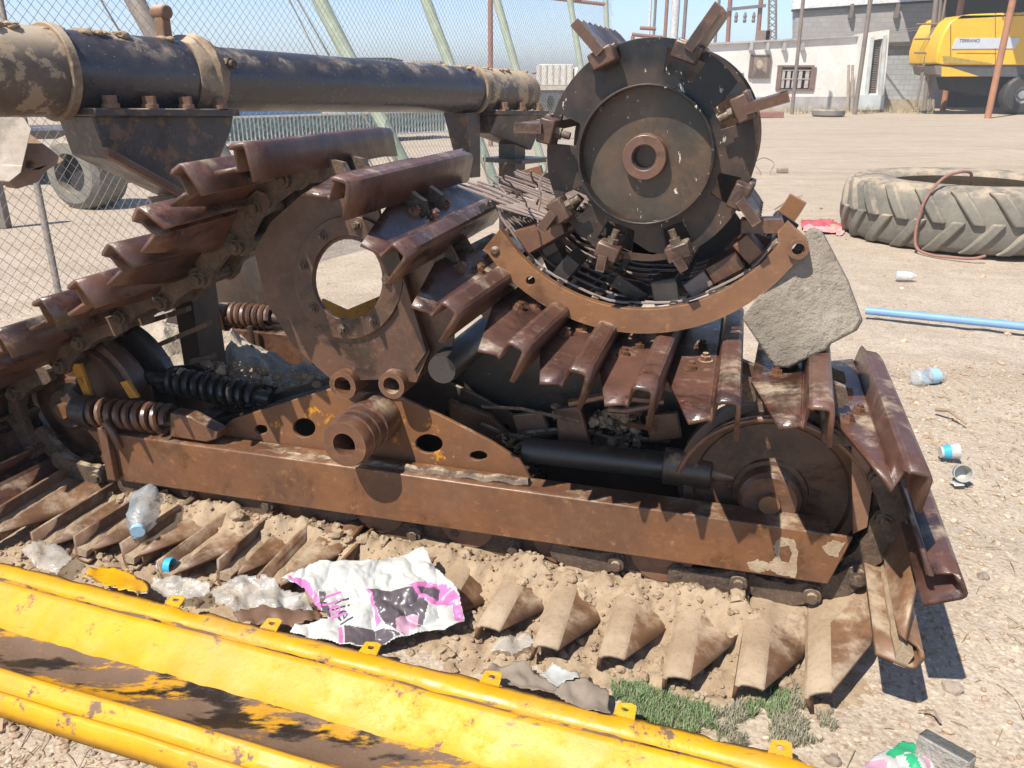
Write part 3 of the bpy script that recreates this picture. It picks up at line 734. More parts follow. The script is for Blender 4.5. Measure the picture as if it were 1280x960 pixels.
hol = [[P(x, y, VC) for x, y in circ(663, 351, 6, 16)], [P(x, y, VC) for x, y in circ(998, 311, 8, 16)]]
m = MB(); m.plate([lp] + hol, V * .022); arc = m.obj('front_arc', CONC, CV, bevel=.003)
m = MB(); q = P(619, 314, VC); m.lathe(q - V * .007, V * .01, [(0, .001), (0, .006), (.4, .011), (1, .013)], 18, False); m.obj('rivet', CHAIN, arc)
m = MB(); q = P(998, 312, VC - .012); m.lathe(q, V * .05, [(0, .013), (0, .021), (1, .021), (1, .013)], 26, False, close=True); m.obj('ring_bush', RUST, arc)
lc = CC
arcband(196, 330, RI, RO, .50, .022, CONC, 'rear_arc')
arcband(200, 306, RI * .42, RO * .96, .50, .012, BLACK, 'rear_shield')
arcband(205, 326, RI * .98, RO * .97, .25, .014, DARK, 'middle_arc')
for a in (203, 214, 226, 239, 252, 265, 279, 293, 307, 320):
    a = R(a); er = U * math.cos(a) + Z * math.sin(a); et = -U * math.sin(a) + Z * math.cos(a)
    m = MB(); m.box(cpl(RI + .012, a) + V * (.262 if a < R(325) else .30), er * .018, et * .009, V * (.238 if a < R(325) else .19))
    m.obj('grate_bar', BLACK if int(math.degrees(a)) % 2 else DARK, CV, bevel=.002)
for i in range(22):
    o = .045 + i * .020
    a1 = 322 + random.uniform(-4, 4); 
    pts = [cpl(RI - .002 + .002 * math.sin(j), R(200 + (a1 - 200) * j / 30), o) for j in range(31)]
    # straight tails spring out past the left end of the grate
    t0 = pts[0]; tail = P(random.uniform(546, 580) + i * 1.5, 237 + random.uniform(-3, 3), VC + .0) + V * (o * .85)
    head = P(690, 283, VC) + V * o
    pts = [tail, tail * .5 + head * .5 + Z * random.uniform(-.002, .002), head + Z * random.uniform(-.002, .002)] + pts[1:]
    if i % 3: pts = pts[:7]
    m = MB(); m.tube(pts, .0034, 6); m.obj('wire_rod', ROD, CV)
# broken blocks and straps inside the left end
part2 = lambda name, pxs, v, th, mat: (lambda m: m.obj(name, mat, CV, bevel=.003))(mplate(pxs, v, th))
part2('end_block', [(641, 290), (700, 272), (706, 292), (660, 318)], .37, .05, RUST)
part2('end_strap', [(668, 300), (690, 292), (712, 340), (690, 352)], .45, .05, DARK)
m = MB(); m.cyl(P(664, 312, .4), P(718, 282, .42), .012, n=14); m.obj('end_pin', DARK, CV)
part2('right_end_block', [(925, 275), (978, 274), (982, 292), (925, 293)], .40, .05, RUST)
part2('right_plate', [(905, 312), (930, 285), (968, 300), (940, 336), (915, 350)], .50, .012, CONC)

rg = random.Random(21)
for i in range(9):
    a = R(rg.uniform(205, 262)); o = rg.uniform(.05, .25); q = cpl(RI * rg.uniform(.86, .97), a, o); pts = [q]
    d = Vector((rg.uniform(-1, 1), rg.uniform(-.5, .5), rg.uniform(-1, 1))).normalized()
    for j in range(14):
        d = (d + Vector((rg.uniform(-1, 1), rg.uniform(-1, 1), rg.uniform(-1, 1))) * .35).normalized(); q = q + d * .014; pts.append(q)
    m = MB(); m.tube(pts, .0025, 5); m.obj('tangled_wire', ROD if i % 2 else RUST, CV)
for (a, r, o, sz, mt) in ((238, .93, .10, (.03, .02, .05), BLACK), (262, .95, .12, (.018, .045, .03), BLACK), (276, .94, .10, (.03, .03, .04), BLACK), (300, .92, .12, (.022, .04, .05), RUST), (312, .90, .08, (.028, .02, .04), CONC), (288, .95, .09, (.02, .03, .012), ROD), (226, .9, .12, (.02, .03, .05), DARK)):
    a = R(a); er = U * math.cos(a) + Z * math.sin(a); et = -U * math.sin(a) + Z * math.cos(a); tw = rg.uniform(-.4, .4); e2 = er * math.cos(tw) + et * math.sin(tw); t2 = -er * math.sin(tw) + et * math.cos(tw)
    m = MB(); m.box(cpl(RI * r, a, o), e2 * sz[0], t2 * sz[1], V * sz[2]); m.obj('grate_chunk', mt, CV, bevel=.003)
# ------------------------------------------------------------------ concrete block
BL = [(927, 398), (931, 392), (1001, 297), (1013, 283), (1026, 287), (1058, 348), (1077, 400), (1069, 413), (1036, 430), (1032, 437), (985, 460), (968, 459), (950, 432)]
m = MB()
o = P(1000, 400, .335); nrm = (V * .93 - U * .10 - Z * .26).normalized()
def onp(px, py, o=o, n=nrm):
    r = ray(px, py); return EYE + r * ((o - EYE).dot(n) / r.dot(n))
fr = [onp(*p) for p in BL]
m.hexa(fr, [p + nrm * .075 + U * .02 for p in fr])
m.obj('concrete_block', CONCRETE, bevel=.005)
bpy.data.objects['concrete_block'].parent = None
tag(bpy.data.objects['concrete_block'], 'rough grey concrete slab leaning tilted beside the right end of the brown concave', 'concrete block')

# ------------------------------------------------------------------ axle tube behind the track
A0 = Vector((-1.338, 2.245, 1.274)); A1 = Vector((.062, 4.418, 1.19)); AX = (A1 - A0); AD = AX.normalized()
def ax_at(px):      # point of the axis seen at this photo column
    lo, hi = -.6, 1.4
    for _ in range(50):
        t = (lo + hi) / 2; p = A0 + AX * t; x = CX + F * p.x / (p.y * CP - (p.z - H) * SP)
        lo, hi = (t, hi) if x < px else (lo, t)
    return A0 + AX * lo
AXL = empty('axle_tube', (ax_at(330).x, ax_at(330).y, 0), 'long dark steel axle tube with dusty clamp brackets lying behind the track, upper left', 'axle')
def acyl(p0, p1, r, name, mat, n=48, parent=AXL, **k):
    m = MB(); m.lathe(p0, p1 - p0, [(0, .001), (0, r), (1, r), (1, .001)], n, False); return m.obj(name, mat, parent, **k)
acyl(ax_at(255), ax_at(592), .100, 'thin_tube', AXLE)
acyl(ax_at(60), ax_at(228), .113, 'thick_tube', AXLE)
acyl(ax_at(-80), ax_at(60), .116, 'dusty_tube_end', TUBEND)
acyl(ax_at(588), ax_at(645), .104, 'right_tube_end', TUBEND)
m = MB(); m.lathe(ax_at(643), ax_at(662) - ax_at(643), [(0, .104), (.3, .104), (.75, .09), (1, .05), (1, .001)], 40, False); m.obj('end_cap', TAN, AXL)
for px, r in ((64, .128), (588, .112)):
    p = ax_at(px); m = MB(); m.lathe(p - AD * .012, AD * .026, [(0, .09), (0, r), (1, r), (1, .09)], 48, False, close=True); m.obj('flange', TAN, AXL, bevel=.003)
m = MB(); p = ax_at(222)
pr = [(0, .10), (0, .118), (.2, .128), (.45, .122), (.6, .132), (.8, .12), (1, .112), (1, .095)]
m.lathe(p, AD * .11, pr, 40, False)
for i, v in enumerate(m.v): m.v[i] = v + (v - p).normalized() * .008 * nz(v, 25, 3)
collar = m.obj('rough_collar', TAN, AXL)
side = AD.cross(Z).normalized()      # toward the camera side
if side.y > 0: side = -side
up = Z
m = MB(); q = ax_at(213) + up * .115; m.box(q + up * .03, AD * .016, side * .02, up * .045); m.cyl(q + up * .07 - side * .03, q + up * .07 + side * .03, .022, n=16); m.obj('collar_lug', RUSTD, collar, bevel=.006)
m = MB(); q = ax_at(262) + up * .045 + side * .085; m.cyl(q, q + side * .03, .02, n=6); m.cyl(q + side * .02, q + side * .045, .012, n=12); m.obj('collar_bolt', CHAIN, collar)
def bracket(x0, x1, drop, mat, boltn, flz=-.09, body=None):
    p0, p1 = ax_at(x0), ax_at(x1); m = MB()
    a = side * .125 + up * flz; hw = side * .13
    m.hexa([p0 - hw + up * flz, p1 - hw + up * flz, p1 + hw + up * flz, p0 + hw + up * flz], [p0 - hw + up * (flz - .022), p1 - hw + up * (flz - .022), p1 + hw + up * (flz - .022), p0 + hw + up * (flz - .022)])
    fl = m.obj('clamp_flange', BRK, AXL, bevel=.004)
    for i in range(boltn):
        q = p0 + (p1 - p0) * ((i + .5) / boltn) + side * .112 + up * flz
        m = MB(); m.cyl(q - up * .0, q + up * .012, .024, n=18); m.cyl(q + up * .012, q + up * .034, .019, n=6); m.obj('bolt', RUSTD, fl)
    m = MB(); d = (p1 - p0)
    tw = side * .115; bw = side * .06
    t = [p0 + d * .03 - tw + up * (flz - .024), p1 - d * .02 - tw + up * (flz - .024), p1 - d * .02 + tw + up * (flz - .024), p0 + d * .03 + tw + up * (flz - .024)]
    b = [p0 + d * .06 - bw + up * (flz - drop * .55), p1 - d * .12 - bw + up * (flz - drop), p1 - d * .12 + bw + up * (flz - drop), p0 + d * .06 + bw + up * (flz - drop * .55)]
    if body:
        m.hexa([ax_at(x) + side * .10 + up * z for x, z in body], [ax_at(x) - side * .08 + up * z for x, z in body])
    else: m.hexa(t, b)
    return m.obj('bracket_body', BRK, AXL, bevel=.006)
bracket(76, 262, .27, AXLE, 4, body=[(80, -.11), (262, -.11), (256, -.16), (238, -.24), (233, -.345), (192, -.36), (90, -.225)])
bracket(594, 660, .20, AXLE, 3, -.085)
m = MB(); q = ax_at(586) - up * .1; m.hexa([q - AD * .10 + side * .05, q + AD * .02 + side * .05, q + AD * .02 - side * .08, q - AD * .10 - side * .08], [q - up * .30 - AD * .02 + side * .02, q - up * .30 + AD * .06 + side * .02, q - up * .30 + AD * .06 - side * .05, q - up * .30 - AD * .02 - side * .05])
m.obj('drop_plate', BRK, AXL, bevel=.004)
q = ax_at(640); m = MB(); m.box(q - up * .33 + side * .03, AD * .14, side * .12, up * .012); m.obj('base_plate', AXLE, AXL, bevel=.003)
m = MB(); m.plate([[D(x, y, 1.94) for x, y in ((-40, 146), (30, 147), (40, 161), (27, 216), (12, 228), (-40, 222))]], -side * .014); m.obj('pale_plate', PALE, AXL, bevel=.003)
m = MB(); m.plate([[D(x, y, 2.0) for x, y in ((34, 165), (60, 184), (80, 200), (60, 212), (46, 228), (22, 236), (10, 226))], [D(x, y, 2.0) for x, y in circ(38, 206, 7, 14, 6)]], -side * .05); m.obj('lower_rib', RUSTD, AXL, bevel=.004)
m = MB(); a, b = ax_at(84) + side * .115 - up * .205, ax_at(196) + side * .115 - up * .372; m.box((a + b) / 2, (b - a) / 2, side * .02, up * .012); m.obj('bottom_rib', RUSTD, AXL, bevel=.003)
m = MB(); q = ax_at(190) - up * .35; m.plate([[q - AD * .10 + side * .03, q + AD * .06 + side * .03, q + AD * .03 + side * .03 - up * .06, q - AD * .03 + side * .03 - up * .10, q - AD * .08 + side * .03 - up * .07]], side * .012); m.obj('lug_plate', PALE, AXL)
for px in (205, 640):
    q = ax_at(px); m = MB(); m.box(Vector((q.x, q.y, (q.z - .1) / 2)), AD * .05, side * .05, Z * ((q.z - .1) / 2)); m.obj('support_leg', DARK, AXL)
# caked dirt along the top
m = MB()
for i in range(900):
    t = random.random(); px = -20 + 680 * t ** 1.3
    if 265 < px < 560 and random.random() < .93: continue
    if nz((px * .02, 1, 0), 1.5, 3) < -.12: continue
    q = ax_at(px) + up * (.112 if px < 230 else .1); blob(m, q + side * random.uniform(-.05, .06) - up * .004, .003 + .019 * random.random() ** 3, i, .6)
tag(m.obj('caked_dirt', SOIL, AXL, smooth=60), kind='stuff')

# ------------------------------------------------------------------ yellow trough
TA, TB = G(0, 703, .06), G(985, 945, .06); TD = (TB - TA); TD.z = 0; TD.normalize(); TN = Vector((TD.y, -TD.x, 0))
if TN.y > 0: TN = -TN
prof = [(0, .055, 0), (.012, .062, 0), (.036, .060, 0), (.046, .048, 1), (.052, .028, 1), (.064, .026, 1), (.071, .045, 1), (.078, .074, 0), (.086, .080, 0), (.096, .075, 0), (.125, .056, 0), (.160, .036, 0), (.176, .028, 1), (.20, .022, 1), (.235, .021, 1), (.265, .026, 1), (.288, .034, 1), (.295, .052, 0), (.302, .057, 0), (.312, .055, 0), (.318, .040, 0), (.335, .036, 0), (.345, .038, 0), (.349, .052, 0), (.356, .055, 0), (.364, .050, 0), (.368, .028, 0), (.370, .004, 0)]
org = Vector((TA.x, TA.y, 0))
TR = empty('yellow_trough', org + TD * 1.0 + TN * .18, 'long chipped yellow sheet metal trough full of brown dirt across the foreground', 'metal trough')
m = MB(); N = 260; L0, L1 = -.55, 2.55
for i in range(N + 1):
    x = L0 + (L1 - L0) * i / N
    for k, (w_, z, mi) in enumerate(prof):
        z2 = z + .004 * nz((x, w_, 0), 3, 3)
        wj = w_
        if k == 0: wj += max(0, nz((x, 0, 7), 9, 4)) * .022 - .006
        if k == 0: z2 += nz((x, 3, 1), 14, 3) * .006
        if mi: z2 += .007 * nz((x, w_, 2), 12, 5)
        if k in (26, 25): wj += .004 * nz((x, 9, 4), 11, 4)
        m.v.append(org + TD * x + TN * wj + Z * z2)
n = len(prof)
for i in range(N):
    x = L0 + (L1 - L0) * i / N
    for k in range(n - 1):
        mi = 1 if (prof[k][2] and prof[k+1][2]) else 0
        m.f.append([i*n+k, (i+1)*n+k, (i+1)*n+k+1, i*n+k+1]); m.m.append(mi)
sheet = m.obj('trough_sheet', [YEL, YELD], TR, smooth=70)
q = sheet.modifiers.new('thick', 'SOLIDIFY'); q.thickness = .003; q.offset = -1
for px, py in ((222, 752), (336, 787), (462, 815), (612, 855), (780, 896), (975, 946)):
    p = G(px, py, .06); t = (p - org).dot(TD)
    m = MB(); b = org + TD * t - TN * .004 + Z * .060
    m.plate([[b - TD * .022 + TN * .01, b + TD * .022 + TN * .01, b + TD * .020 - TN * .018 + Z * .008, b + TD * .008 - TN * .022 + Z * .009, b - TD * .018 - TN * .016 + Z * .008],
             [b + TD * (.007 * math.cos(i)) - TN * (.006 + .006 * math.sin(i)) + Z * .0045 for i in [2*math.pi*j/12 for j in range(12)]]], Z * .003)
    m.obj('mounting_tab', YEL, TR)

# ------------------------------------------------------------------ litter
def leafmat_(name, a, b):
    t = NT(name); i = t.n.new('ShaderNodeNewGeometry').outputs['Random Per Island']; return t.out(t.mix(i, a, b), .8, 0, .3)
def inpoly(x, y, pl):
    c = False; j = len(pl) - 1
    for i in range(len(pl)):
        if (pl[i][1] > y) != (pl[j][1] > y) and x < (pl[j][0]-pl[i][0]) * (y-pl[i][1]) / (pl[j][1]-pl[i][1]) + pl[i][0]: c = not c
        j = i
    return c
def film(name, outl, zf, mats, regions=(), step=4, crumple=.012, seed=0, label='', cat='', thick=.0008, group=None, fold=13):
    """a crumpled sheet: photo outline laid on heights zf(px, py), creased by noise, coloured by printed regions"""
    x0, x1 = min(p[0] for p in outl), max(p[0] for p in outl); y0, y1 = min(p[1] for p in outl), max(p[1] for p in outl)
    nx, ny = int((x1 - x0) / step) + 1, int((y1 - y0) / step) + 1
    idx = {}; m = MB()
    def vert(i, j):
        if (i, j) not in idx:
            px, py = x0 + i * step, y0 + j * step
            p = G(px, py, zf(px, py))
            c = (abs(nz(p + Vector((seed, 0, 0)), fold, 2)) * 1.5 - .4 + .5 * nz(p + Vector((0, seed, 0)), 6, 2) + .35 * abs(nz(p + Vector((seed, 3, 0)), fold * 2.6, 2))) * crumple
            idx[i, j] = len(m.v); m.v.append(p + Vector((.3*c, -.3*c, c)))
        return idx[i, j]
    for j in range(ny):
        for i in range(nx):
            cx, cy = x0 + (i + .5) * step, y0 + (j + .5) * step
            if inpoly(cx, cy, outl):
                mi = 0
                for pl, k in regions:
                    if inpoly(cx, cy, pl): mi = k
                m.f.append([vert(i, j), vert(i + 1, j), vert(i + 1, j + 1), vert(i, j + 1)]); m.m.append(mi)
    o = m.obj(name, mats, smooth=70)
    q = o.modifiers.new('thick', 'SOLIDIFY'); q.thickness = thick
    s = o.modifiers.new('smooth', 'SMOOTH'); s.factor = .4; s.iterations = 3
    o.modifiers.move(1, 0)
    return tag(o, label, cat, group)
def paperlike(name, c, rough=.35): 
    t = NT(name); n = t.noise(40, 5, .65); t.bump(n, .25, .004)
    return t.out(t.mix(t.ramp(t.noise(16, 6), .4, .8, 0, .5), c, tuple(x * .75 for x in c)), rough, 0, .5)
WH = paperlike('white_printed_film', (.50, .495, .465)); PK = paperlike('pink_print', (.56, .17, .38)); DK = paperlike('dark_window_film', (.10, .082, .09), .3)
LP = paperlike('pale_pink_print', (.50, .29, .38)); GY = paperlike('grey_print', (.42, .42, .40))
bag = [(350, 722), (398, 702), (470, 700), (486, 695), (512, 690), (530, 683), (541, 703), (552, 718), (574, 747), (582, 776), (570, 783), (556, 790), (534, 790), (510, 797), (480, 806), (455, 811), (424, 809), (362, 790), (368, 781), (410, 776), (398, 760), (380, 735)]
reg = [([(452, 705), (486, 695), (484, 715), (465, 722), (445, 715)], 4),
       ([(358, 720), (380, 724), (400, 748), (402, 768), (388, 748)], 1),
       ([(398, 740), (408, 738), (413, 775), (404, 772)], 2), ([(406, 736), (428, 738), (434, 776), (414, 772)], 4),
       ([(458, 738), (520, 738), (534, 757), (528, 782), (504, 797), (480, 785), (470, 760)], 2), ([(430, 783), (450, 788), (478, 789), (500, 797), (470, 810), (430, 808)], 2),
       ([(456, 736), (464, 742), (476, 780), (470, 786), (468, 762)], 1), ([(422, 786), (428, 784), (428, 809), (422, 808)], 1),
       ([(492, 780), (506, 770), (522, 772), (522, 786), (508, 796), (494, 793)], 3),
       ([(510, 735), (530, 728), (552, 732), (574, 748), (580, 776), (568, 780), (566, 756), (550, 758), (536, 756)], 1),
       ([(520, 737), (528, 734), (550, 737), (548, 752), (534, 748)], 2)]
film('printed_bag', bag, lambda x, y: .035 + max(0, 800 - y) * .0009, [WH, PK, DK, LP, GY], reg, 1.25, .017, 1, 'crumpled white and pink printed plastic bag with a dark clear window, beside the yellow trough', 'plastic bag')
# rotated pink lettering on the bag
def text(name, s, loc, right, upv, size, mat, parent=None, depth=.0006):
    cu = bpy.data.curves.new(name, 'FONT'); cu.body = s; cu.size = size; cu.extrude = depth; cu.align_x = 'CENTER'; cu.align_y = 'CENTER'
    cu.materials.append(mat)
    o = bpy.data.objects.new(name, cu); COL.objects.link(o)
    r = Vector(right).normalized(); u = Vector(upv); u = (u - r * u.dot(r)).normalized(); n = r.cross(u)
    off = Vector((0, 0, 0)); p = parent
    while p is not None: off += p.location; p = p.parent
    l = Vector(loc) - off
    bpy.context.view_layer.update(); me = bpy.data.meshes.new_from_object(o); bpy.data.objects.remove(o)
    o = bpy.data.objects.new(name, me); COL.objects.link(o)
    o.matrix_basis = Matrix(((r.x, u.x, n.x, l.x), (r.y, u.y, n.y, l.y), (r.z, u.z, n.z, l.z), (0, 0, 0, 1)))
    if parent: o.parent = parent
    return o
bo = bpy.data.objects['printed_bag']
zb_ = lambda y: .035 + max(0, 800 - y) * .0009 + .022
PKD = plain('pink_ink', (.62, .12, .36), .5)
a_, b_ = G(414, 738, zb_(738)), G(424, 772, zb_(772))
text('lettering', '1jel', (a_ + b_) / 2, b_ - a_, (1, .25, .1), .055, PKD, bo)
yfr = [(112, 712), (136, 709), (160, 711), (186, 730), (187, 741), (172, 744), (150, 738), (120, 728), (105, 722)]
film('yellow_scrap', yfr, lambda x, y: .05, [YEL], (), 3, .014, 5, 'small torn yellow sheet scrap by the back edge of the yellow trough', 'metal scrap')
film('clear_bag', [(190, 722), (215, 718), (245, 722), (262, 730), (262, 742), (240, 750), (205, 748), (188, 738)], lambda x, y: .035 + .001 * max(0, 750 - y), [FILM], (), 3, .022, 2, 'crumpled clear plastic film left of the printed bag, near a blue bottle cap', 'plastic film')
film('clear_bag', [(262, 738), (300, 716), (345, 722), (352, 735), (385, 745), (395, 765), (350, 772), (300, 770), (270, 758)], lambda x, y: .03 + .001 * max(0, 772 - y), [FILM, GY], [([(348, 745), (376, 745), (372, 756), (350, 758)], 1)], 3, .026, 3, 'larger crumpled clear plastic film touching the left side of the printed bag', 'plastic film')
film('brown_rag', [(290, 766), (330, 756), (370, 760), (398, 762), (404, 772), (360, 784), (320, 780), (298, 775)], lambda x, y: .045, [plain('brown_oily_cloth', (.16, .09, .055), .6)], (), 3, .018, 9, 'brown oily rag tucked under the left corner of the printed bag', 'rag')
GREYCLOTH = plain('dusty_grey_sheet', (.24, .195, .15), .8, bump=.4)
film('dusty_sheet', [(600, 842), (612, 832), (655, 828), (684, 848), (704, 858), (688, 868), (660, 862), (624, 854)], lambda x, y: .04, [GREYCLOTH], (), 3, .018, 4, 'flat dusty grey sheet fragment just left of the crumpled film bit, behind the yellow trough', 'scrap sheet')
film('dusty_sheet', [(690, 868), (706, 852), (730, 850), (762, 862), (764, 892), (735, 890), (700, 876)], lambda x, y: .04, [GREYCLOTH], (), 3, .014, 6, 'flat dusty grey sheet fragment touching the green grass patch', 'scrap sheet')
film('film_scrap', [(676, 842), (690, 830), (704, 838), (724, 842), (722, 850), (704, 854), (696, 860)], lambda x, y: .05, [GY], (), 2.5, .02, 7, 'shiny crumpled grey film bit between two flat grey sheets', 'plastic scrap')
film('clear_bag', [(620, 800), (655, 792), (668, 806), (640, 818), (612, 812)], lambda x, y: .03, [FILM], (), 3, .016, 11, 'small clear film between track shoes right of the printed bag', 'plastic film')
film('foil_scrap', [(24, 690), (50, 678), (78, 684), (92, 700), (70, 716), (44, 708)], lambda x, y: .04, [FILM], (), 3, .02, 12, 'pale clear film scrap at the left edge above the yellow trough', 'plastic film')
def bottle(name, p0, p1, r, label, cat='bottle', capm=None, mat=None, wrap=None, dent=.1):
    p0, p1 = Vector(p0), Vector(p1); L = p1 - p0
    e = empty(name, (p0 + p1) / 2 - Z * r, label, cat)
    m = MB(); m.lathe(p0, L, [(0, .001), (0, r*.7), (.03, r*.95), (.1, r), (.2, r*.94), (.24, r), (.38, r*.93), (.42, r), (.58, r*.95), (.68, r), (.8, r*.8), (.9, r*.4), (.97, r*.36)], 28, False)
    for i, v in enumerate(m.v): m.v[i] = v + Vector((1, 1, 1)) * (dent * r * nz(v, 22, 2))
    m.obj('bottle_body', mat or BOTTLE, e, smooth=60)
    if capm:
        m = MB(); m.cyl(p0 + L * .93, p0 + L * 1.02, r * .46, n=18); m.obj('cap', capm, e)
    if wrap:
        m = MB(); m.lathe(p0 + L * .42, L * .26, [(0, r*1.03), (1, r*1.03)], 28, False); m.obj('label_wrap', wrap, e)
BLUE = paperlike('blue_plastic', (.05, .42, .66)); PALEBLUE = paperlike('pale_blue_plastic', (.35, .58, .75))
bottle('water_bottle', G(183, 622, .14), G(172, 664, .11), .042, 'dented clear water bottle with pale blue end, lying between the left track shoes', mat=clear_plastic('dented_bottle', .5, (.40, .44, .46)), wrap=None, capm=PALEBLUE, dent=.35)
e = empty('bottle_cap', G(209, 709, .03), 'bright blue bottle cap standing among the left track shoes', 'bottle cap')
m = MB(); a = G(203, 706, .055); b = G(216, 707, .055); m.lathe(a, b - a, [(0, .001), (0, .018), (.2, .020), (1, .021), (1, .018), (.3, .016)], 28, False); m.obj('cap_shell', BLUE, e)
m = MB(); m.lathe(a - (b - a) * .3, (b - a) * .3, [(0, .012), (0, .017), (1, .017), (1, .012)], 20, False, close=True); m.obj('cap_ring', WH, e)
# rubbish on the right
bottle('drink_bottle', G(1143, 473, .035), G(1182, 468, .03), .033, 'small clear bottle with pale label lying on gravel above the right track shoe', wrap=PALEBLUE, capm=None)
bottle('drink_bottle', G(1120, 344, .03), G(1146, 345, .03), .03, 'flattened pale bottle on the gravel in front of the large tyre', mat=clear_plastic('pale_bottle', .6, (.7, .72, .7)))
def cup(p, ax, r, h, label):
    e = empty('paper_cup', Vector(p) - Z * r, label, 'cup'); ax = Vector(ax).normalized() * h
    m = MB(); m.lathe(p, ax, [(0, .001), (0, r*.72), (1, r), (1, r*.94), (.06, r*.7), (.06, .001)], 28, False); m.obj('cup_body', WH, e)
    m = MB(); m.lathe(Vector(p) + ax * .12, ax * .4, [(0, r*.80), (1, r*.90)], 28, False); m.obj('printed_band', BLUE, e)
cup(G(1175, 565, .032), (.9, -.1, .12), .028, .06, 'blue and white paper cup lying on gravel, upper of the two')
cup(G(1199, 590, .032), (-.25, -.9, .35), .029, .05, 'blue banded clear cup lying on gravel, lower of the two')
film('paper_scrap', [(1186, 601), (1202, 598), (1206, 608), (1194, 609)], lambda x, y: .012, [WH], (), 2, .006, 3, 'tiny white paper scrap under the lower blue cup', 'paper scrap')
GREENC = paperlike('green_print', (.03, .36, .16))
gb = [(1062, 985), (1076, 960), (1090, 946), (1128, 926), (1150, 932), (1160, 944), (1176, 962), (1180, 985)]
film('snack_bag', gb, lambda x, y: .03, [WH, GREENC, LP], [([(1104, 944), (1128, 926), (1150, 931), (1160, 946), (1132, 943), (1118, 948)], 1), ([(1126, 946), (1136, 946), (1152, 966), (1140, 966)], 1), ([(1148, 946), (1160, 950), (1168, 964), (1156, 962)], 2), ([(1082, 952), (1104, 950), (1110, 966), (1080, 966)], 2)], 2.5, .018, 8, 'green white and pink snack bag at the bottom edge beside a dark brick', 'snack bag')
m = MB(); a, b, c = G(1147, 917, .075), G(1212, 953, .075), G(1158, 909, .075); k = c - a
m.hexa([Vector((p.x, p.y, -.01)) for p in (a, b, b + k, a + k)], [a, b, b + k, a + k]); m.m[1] = 1
o = m.obj('brick', [concrete_mat('pale_brick', (.33, .30, .27), (.42, .39, .34)), concrete_mat('dark_brick_top', (.09, .09, .085), (.15, .145, .14))], bevel=.005); tag(o, 'broken dark topped grey brick beside the green snack bag at the bottom edge', 'brick')
# straw litter
m = MB()
for i in range(1500):
    if i < 700: x, y = random.uniform(.5, 2.4), random.uniform(.9, 3.5)
    elif i < 1000: x, y = random.uniform(-1.2, -.5), random.uniform(.9, 1.4)
    else: x, y = random.uniform(-4, 6), random.uniform(2.5, 9)
    a = random.uniform(0, 6.28); l = random.uniform(.012, .06); p = Vector((x, y, gz(x, y) + .004)); d = Vector((math.cos(a), math.sin(a), random.uniform(-.05, .15)))
    m.tube([p, p + d * l * .5 + Z * .003, p + d * l], .0011, 3)
tag(m.obj('straw_litter', leafmat_('straw', (.50, .40, .24), (.22, .16, .10)), smooth=0), kind='stuff')
# grass patch
m = MB(); rg = random.Random(3)
gpoly = [(762, 856), (790, 852), (830, 872), (880, 884), (900, 890), (950, 872), (985, 850), (1010, 880), (1050, 905), (1040, 925), (985, 940), (930, 938), (870, 925), (800, 908), (768, 880)]
greenp = [(760, 850), (800, 848), (850, 872), (890, 888), (900, 930), (840, 920), (790, 905), (762, 880)]
for i in range(26000):
    px, py = rg.uniform(755, 1060), rg.uniform(845, 942)
    if not inpoly(px, py, gpoly): continue
    green = inpoly(px, py, greenp) or (930 < px < 985 and 860 < py < 900)
    if nz((px * .02, py * .02, 0), 1.5, 3) < (-.3 if green else -.02): continue
    p = G(px, py, 0); p.z = gz(p.x, p.y) - .002
    h = rg.uniform(.008, .026); a = rg.uniform(0, 6.28); d = Vector((math.cos(a), math.sin(a), 0)); w_ = .0011
    e = d.cross(Z) * w_; q = p + d * h * rg.uniform(.2, .7) + Z * h; k = p + d * h * .15 + Z * h * .6
    m.add([p - e, p + e, k + e * .8, k - e * .8, q], [[0, 1, 2, 3], [3, 2, 4]], 0 if green and rg.random() < .85 else 1)
def leafmat(name, a, b):
    t = NT(name); i = t.n.new('ShaderNodeNewGeometry').outputs['Random Per Island']; return t.out(t.mix(i, a, b), .7, 0, .3)
tag(m.obj('grass', [leafmat('green_grass', (.13, .21, .08), (.25, .32, .16)), leafmat('dry_grass', (.40, .36, .26), (.26, .25, .17))], smooth=0), kind='stuff')
# twigs and straw
for (a, b, r, lab) in (((968, 262), (1003, 244), .008, 'pale bent stick on sand right of the drum'), ((1170, 512), (1208, 530), .008, 'thin dark twig on gravel right of the leaning track shoe'), ((1176, 903), (1148, 888), .003, 'pale straw stalk near the bottom right brick')):
    p, q = G(*a, .02), G(*b, .015); m = MB(); m.tube([p, p * .6 + q * .4 + Z * .02, q], [r, r * .9, r * .5], 7); tag(m.obj('twig', plain('twig_wood_%d' % a[0], (.30, .22, .15), .9)), lab, 'twig')
m = MB(); c = G(955, 218, .0)
m.tube([c + Vector((.34 * math.cos(t) * (.35 + .1 * math.sin(3*t)), .1 * math.sin(t), .10 + .12 * math.sin(t))) for t in [i * .25 for i in range(30)]], .006, 6); tag(m.obj('wire_coil', GREYPOLE), 'loose loop of thin wire standing on sand behind the drum', 'wire')
m = MB(); p = G(978, 213, .03); m.box(p, (.07, .01, 0), (-.01, .05, 0), (0, 0, .035)); tag(m.obj('stone', concrete_mat('small_stone', (.3, .24, .17), (.4, .32, .23)), bevel=.015), 'small brown stone next to the loose wire loop', 'stone')
